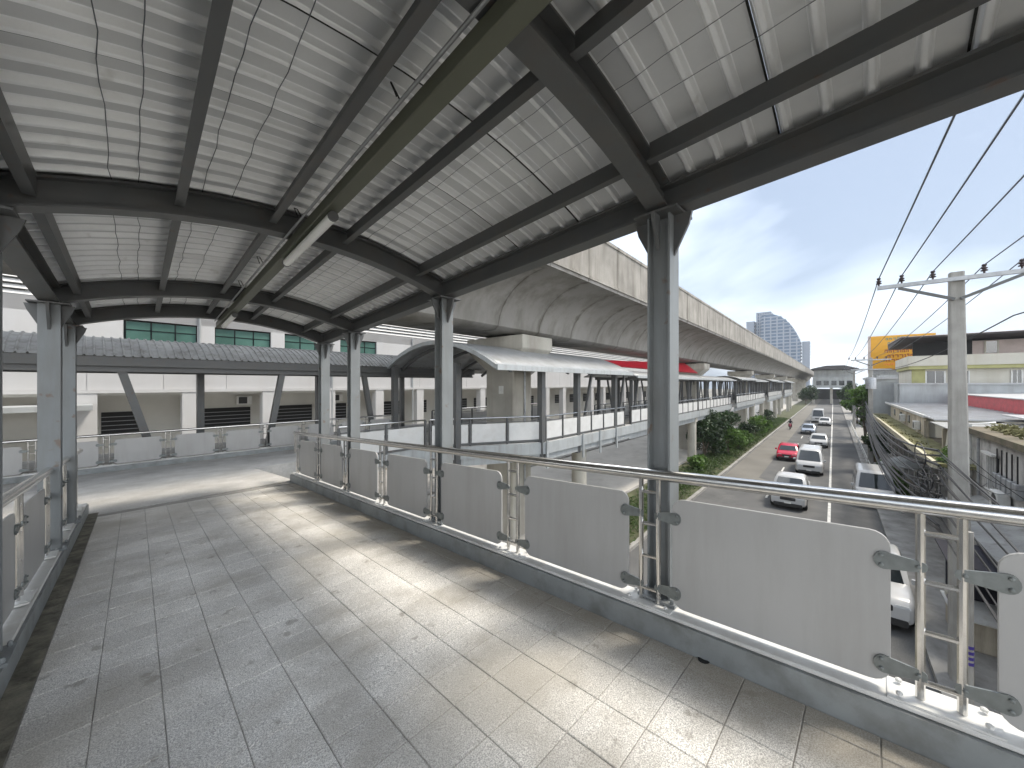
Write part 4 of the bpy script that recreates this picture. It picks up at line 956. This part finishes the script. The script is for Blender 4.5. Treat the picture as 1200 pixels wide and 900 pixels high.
mk.part('handlebar', MB().tube([(.36, -.34, 1.02), (.46, -.12, 1.04), (.46, .12, 1.04), (.36, .34, 1.02)], .02, 6), 'trimb'); mk.part('fork', MB().tube([(.46, 0, 1.0), (.62, 0, .3)], .035, 6), 'rim'); mk.part('headlight', MB().lathe([(.02, 0), (.08, .0), (.09, .05), (.02, .06)], (.52, 0, .92), 10), 'lampg')
pr = Th('person', 'motorbike rider in dark clothes and helmet sitting upright', 'person', (78, 5.5, .8), 'road', rot=math.pi); pr.o.location = RW(78, 5.5, .012)
me = bpy.data.meshes.new('body')
J = [(-.15, 0, .92), (-.12, 0, 1.15), (-.06, 0, 1.38), (-.04, 0, 1.47), (-.02, 0, 1.58), (-.02, 0, 1.68),
     (-.08, .19, 1.37), (.10, .30, 1.16), (.34, .33, 1.05), (-.08, -.19, 1.37), (.10, -.30, 1.16), (.34, -.33, 1.05),
     (-.13, .10, .88), (.28, .20, .80), (.14, .18, .38), (.26, .18, .33), (-.13, -.10, .88), (.28, -.20, .80), (.14, -.18, .38), (.26, -.18, .33)]
Ed = [(0, 1), (1, 2), (2, 3), (3, 4), (4, 5), (2, 6), (6, 7), (7, 8), (2, 9), (9, 10), (10, 11), (0, 12), (12, 13), (13, 14), (14, 15), (0, 16), (16, 17), (17, 18), (18, 19)]
rad = [.15, .14, .13, .06, .10, .09, .07, .05, .04, .07, .05, .04, .10, .075, .055, .045, .10, .075, .055, .045]
me.from_pydata(J, Ed, []); bm = bmesh.new(); bm.from_mesh(me); ly = bm.verts.layers.skin.verify(); bm.verts.ensure_lookup_table()
for v, r_ in zip(bm.verts, rad): v[ly].radius = (r_, r_)
bm.verts[0][ly].use_root = True; bm.to_mesh(me); bm.free(); me.materials.append(MT['cloth'])
po = bpy.data.objects.new('body', me); COL.objects.link(po); po.parent = pr.o
po.modifiers.new('skin', 'SKIN'); sbm = po.modifiers.new('sub', 'SUBSURF'); sbm.levels = 1; sbm.render_levels = 1
pr.part('helmet', MB().lathe([(.06, -.14), (.125, -.10), (.14, 0), (.125, .08), (.07, .13), (.01, .145)], (-.01, 0, 1.68), 12), 'helmet', smooth=True)

# ------------------------------------------------------------------ pavement clutter
gr_ = Th('guard_rail', 'low white guard rail curving along the pavement edge beside the shops', 'guard rail', (60, -2.35, .13), 'road')
gp = [(s, -2.35 - (0.9 * ((36 - s) / 6) ** 2 if s < 36 else 0), .85) for s in np.arange(31, 92, 1.5)]
gr_.part('top_rail', MB().tube(gp, .045, 7), 'white', smooth=True); gr_.part('middle_rail', MB().tube([(a, b, .5) for a, b, c in gp], .03, 6), 'white', smooth=True)
for a, b, c in gp[::2]: gr_.part('post', MB().box(a - .035, a + .035, b - .035, b + .035, .13, .84), 'white')
def ac_unit(s, b, z, label):
    th = Th('air_conditioner', label, 'air conditioner', (s, b, z), 'road', group='air conditioner units on the shop walls')
    th.part('casing', MB().box(s - .42, s + .42, b, b + .30, z, z + .58), 'white', bevel=.02)
    mb = MB().lathe([(.02, 0), (.22, .0), (.24, .012), (.02, .014)], n=16); q = MB(); q.add([(s - .1 + p[0], b + .302 + p[2], z + .29 + p[1]) for p in mb.v], mb.f); th.part('fan_grille', q, 'trimb')
    for d in (-.3, .3): th.part('bracket', MB().beam((s + d, b + .26, z - .01), (s + d, b - .02, z - .22), .03, .03), 'galv')
ac_unit(38.6, -4.58, 4.45, 'white air conditioner on the near end of the board wall'); ac_unit(45.6, -4.58, 4.5, 'white air conditioner midway along the board wall')
ac_unit(29.0, -4.56, 2.9, 'white air conditioner under the mossy canopy'); ac_unit(21.0, -4.55, 3.3, 'white air conditioner on the stained white shophouse wall')
def parasol_stall(s, b, m, label):
    th = Th('market_stall', label, 'stall', (s, b, .13), 'road')
    th.part('canopy', MB().lathe([(.03, 2.65), (.75, 2.38), (1.35, 2.02), (1.36, 1.96), (.03, 2.55)], (s, b, 0), 8), m); th.part('pole', MB().tube([(s, b, .13), (s, b, 2.6)], .025, 6), 'galv')
    th.part('table', MB().box(s - .8, s + .8, b - .45, b + .45, .82, .88), 'wood')
    for x in (-.7, .7):
        for y in (-.38, .38): th.part('leg', MB().box(s + x - .025, s + x + .025, b + y - .025, b + y + .025, .13, .82), 'galv')
vs_ = Th('vendor_stall', 'black sheeted vendor stall with brown counter on the pavement behind the near pole', 'stall', (17, -3.3, .13), 'road')
vs_.part('counter', MB().box(16.4, 18.0, -4.0, -2.7, .13, .95), 'wood', bevel=.02); vs_.part('counter_top', MB().box(16.3, 18.1, -4.1, -2.6, .955, 1.0), 'white')
vs_.part('back_sheet', MB().box(17.9, 17.95, -4.0, -2.7, 1.0, 2.5), 'cloth'); vs_.part('side_sheet', MB().box(16.45, 17.9, -4.02, -3.98, 1.0, 2.5), 'cloth')
vs_.part('roof', MB().prism([(16.2, 2.45), (16.2, 2.50), (18.2, 2.62), (18.2, 2.57)], -4.2, -2.5, axis='y'), 'cloth')
for a_ in (16.4, 18.0):
    for b_ in (-2.72, -4.05): vs_.part('post', MB().box(a_ - .03, a_ + .03, b_ - .03, b_ + .03, 1.0, 2.5), 'galv')
for k_ in range(5): vs_.part('crate', MB().box(16.5 + .28 * k_, 16.74 + .28 * k_, -2.66 - .3, -2.66, 1.0, 1.12 + .03 * (k_ % 3)), ('redroof', 'cream', 'brown', 'blue', 'cream')[k_], bevel=.01)
parasol_stall(37.5, -3.75, 'greywall', 'pavement stall under a faded grey parasol below the mossy canopy edge')
for i, (s, b, h, lb) in enumerate([(33.5, -3.1, 1.5, 'leafy potted shrub on the pavement nearest the parked van'), (35.2, -3.0, 1.9, 'taller potted shrub on the pavement below the far pole cables'), (41, -3.0, 1.5, 'potted shrub on the pavement past the grey parasol'), (50, -3.1, 1.7, 'potted shrub on the pavement beside the far pole foot')]):
    th = Th('potted_plant', lb, 'potted plant', (s, b, .13), 'road'); th.part('pot', MB().lathe([(.18, 0), (.28, .42), (.30, .44), (.24, .44), (.02, .40)], (s, b, .13), 12), 'brown', smooth=True)
    V, F = leaves([(s, b, .13 + h * .62, .5, .5, h * .45, 700), (s + .3, b, .13 + h * .8, .35, .35, .3, 300)], .11); leaf_obj('foliage', V, F, 'leaf', th)
V, F = leaves([(26 + i * 1.9 + random.uniform(-.5, .5), -3.75 + random.uniform(-.3, .2), 4.2, .8, .3, .10, int(60 * random.uniform(.1, 1.4))) for i in range(17)], .07, .3); leaf_obj('canopy_weeds', V, F, 'moss', sh2, 'stuff')
V, F = leaves([(26.5, -4.2, 4.4, .8, .35, .4, 500), (25.2, -3.9, 4.2, .5, .4, .3, 300)], .10, .35); leaf_obj('canopy_shrub', V, F, 'leaf', sh2, 'stuff')

# ------------------------------------------------------------------ utility poles and lines
def pole(label, s, b, top, ins, arm=1.15, tilt=0.0):
    th = Th('utility_pole', label, 'utility pole', (s, b, .1), 'road')
    a0, a1 = .20, .125
    pts = lambda a, z, dx=0: [(s - a, b + dx - a * .8, z), (s - a * .8, b + dx - a, z), (s + a * .8, b + dx - a, z), (s + a, b + dx - a * .8, z), (s + a, b + dx + a * .8, z), (s + a * .8, b + dx + a, z), (s - a * .8, b + dx + a, z), (s - a, b + dx + a * .8, z)]
    rows = [pts(a0, .1, 0)]
    for k in range(1, 6): u = k / 5; rows.append(pts(a0 + (a1 - a0) * u, .1 + (top - .1) * u, tilt * u))
    mb = MB().grid([r_ + [r_[0]] for r_ in rows]); mb.add(rows[-1], [tuple(range(8))]); th.part('pole', mb, 'polec')
    bt = b + tilt; zc = top - .24
    th.part('crossarm', MB().box(s - .21, s - .13, bt - arm, bt + arm, zc, zc + .10), 'galv')
    for sg in (-1, 1):
        mb = MB(); mb.beam((s - .17, bt + sg * .05, zc - .46), (s - .17, bt + sg * arm * .72, zc - .012), .06, .07); th.part('brace', mb, 'steel')
    pr_ = [(.02, 0), (.02, .05), (.06, .06), (.065, .08), (.035, .095), (.035, .11), (.058, .12), (.06, .14), (.03, .155), (.03, .18), (.045, .19), (.045, .22), (.02, .235)]
    i0 = None
    for d in ins:
        th.part('insulator', MB().lathe(pr_, (s - .17, bt + d, zc + .10), 10), 'porc', smooth=True)
    return th, bt, zc + .31
INS = (1.42, .98, .42, -.42, -.98)
pA, bA, zA = pole('near grey concrete utility pole with wide crossarm and five insulators', 14.6, -2.45, 10.5, INS, arm=1.45, tilt=.08)
pB, bB, zB = pole('far utility pole with double crossarms rising in front of the shops', 46, -2.5, 10.0, INS, arm=1.3)
pB.part('crossarm', MB().box(45.79, 45.87, bB - 1.3, bB + 1.3, 8.9, 9.0), 'galv'); pB.part('transformer', MB().lathe([(.05, 0), (.35, .02), (.35, .9), (.3, 1.0), (.05, 1.02)], (45.4, bB, 7.2), 14), 'galv', smooth=True)
pC, bC, zC = pole('third most distant utility pole almost at the station', 84, -2.6, 10.0, INS, arm=1.3)
def sag(p, q, d, n=14): return [tuple(Vector(p).lerp(Vector(q), k / n) - Vector((0, 0, d * 4 * (k / n) * (1 - k / n)))) for k in range(n + 1)]
on = ['leftmost', 'second from left', 'middle', 'fourth from left', 'rightmost']
for i, d in enumerate(INS):
    mb = MB(); mb.tube(sag((-34, bA + d, zA + .1), (14.43, bA + d, zA), .25) , .013, 5, False); mb.tube(sag((14.43, bA + d, zA), (45.83, bB + d, zB), .3), .013, 5, False); mb.tube(sag((45.83, bB + d, zB), (83.83, bC + d, zC), .35), .013, 5, False)
    single('power_line', mb, 'wiregrey', on[i] + ' of the five high wires on the crossarm insulators', 'power line', frame='road', group='high power lines along the shops', org=(14.6, bA + d, zA))
mb = MB(); mb.tube(sag((-34, bA - .9, 8.9), (14.6, bA - .9, 9.3), .3), .016, 5, False); mb.tube(sag((14.6, bA - .9, 9.3), (46, bB - .9, 9.0), .35), .016, 5, False)
single('power_line', mb, 'wire', 'lone wire below the crossarm passing right of the near pole', 'power line', frame='road', org=(14.6, bA - .9, 9.3))
for i in range(18):
    z = 3.7 + .13 * i; dd = .06 * ((i * 7) % 5); mb = MB()
    za = z + .1 * math.sin(i * 2.1)
    mb.tube(sag((-34, -2.05 + dd, za), (14.6, -2.16 + dd * .4, z), .35 + .13 * (i % 5)), .008 + .004 * (i % 3), 6, False)
    mb.tube(sag((14.6, -2.16 + dd * .4, z), (46, -2.25 + dd * .3, z + .15), .75 + .14 * ((i * 5) % 7)), .015 + .01 * (i % 3), 5, False)
    mb.tube(sag((46, -2.25 + dd * .3, z + .15), (84, -2.4 + dd * .3, z), .7 + .1 * (i % 5)), .016, 5, False)
    single('telecom_cable', mb, 'wire', 'black telecom cable sagging in the tangled bundle below the high wires', 'cable', frame='road', group='black telecom cable bundle', org=(12, -2.1, z))
# drop wires fanning from the near pole to the shop fronts
for i in range(9):
    z = 5.9 - .22 * i; e = (15.5 + 2.6 * i + random.uniform(-.6, .6), -4.55, 3.6 + .35 * math.sin(i * 1.7) + .5)
    single('drop_wire', MB().tube(sag((14.6, -2.5, z), e, .18 + .05 * (i % 3)), .008, 5, False), 'wire', 'thin black drop wire fanning from the near pole to the shop fronts', 'cable', frame='road', group='drop wires to the shop fronts', org=(14.6, -2.5, z))
# slack loops on the near pole
for i in range(7):
    c0 = random.uniform(4.3, 5.7); pts = []
    for k in range(19):
        a = 2 * math.pi * k / 18; pts.append((14.6 + .9 + random.uniform(-.02, .02) + .55 * math.cos(a) * (1 + .1 * i), -2.15 + .05 * i, c0 + .32 * math.sin(a)))
    single('cable_coil', MB().tube(pts, .014, 5, False), 'wire', 'slack loop of black cable hung beside the near pole', 'cable', frame='road', group='slack cable loops', org=(13, -2.15, c0))
cp = Th('conduit_pipe', 'slim grey conduit pipe with purple tape bands beside the near pole foot', 'pipe', (9.6, -1.7, .1), 'road')
cp.part('pipe', MB().tube([(9.6, -1.7, .1), (9.6, -1.7, 5.2)], .05, 8), 'polec', smooth=True)
for k in range(4): cp.part('tape_band', MB().tube([(9.6, -1.7, 3.0 + k * .09), (9.6, -1.7, 3.05 + k * .09)], .054, 8), 'purple', smooth=True)
print('objects', len(bpy.data.objects))

# thin air haze round the whole place
hz = MB().box(-152, 642, -322, 322, -1.6, 96)
ho = single('haze', hz, 'tile', frame='road', kind='stuff', org=(200, 0, -1.6)); ho.data.materials.clear()
hm = bpy.data.materials.new('haze_air'); hm.use_nodes = True; hm.node_tree.nodes.clear()
hv = hm.node_tree.nodes.new('ShaderNodeVolumePrincipled'); hv.inputs['Color'].default_value = (0.82, 0.87, 0.93, 1); hv.inputs['Density'].default_value = 0.0003; hv.inputs['Anisotropy'].default_value = 0.2
ho_ = hm.node_tree.nodes.new('ShaderNodeOutputMaterial'); hm.node_tree.links.new(hv.outputs[0], ho_.inputs['Volume']); ho.data.materials.append(hm)
tag(ho, 'thin grey haze filling the air over the whole street', 'haze')
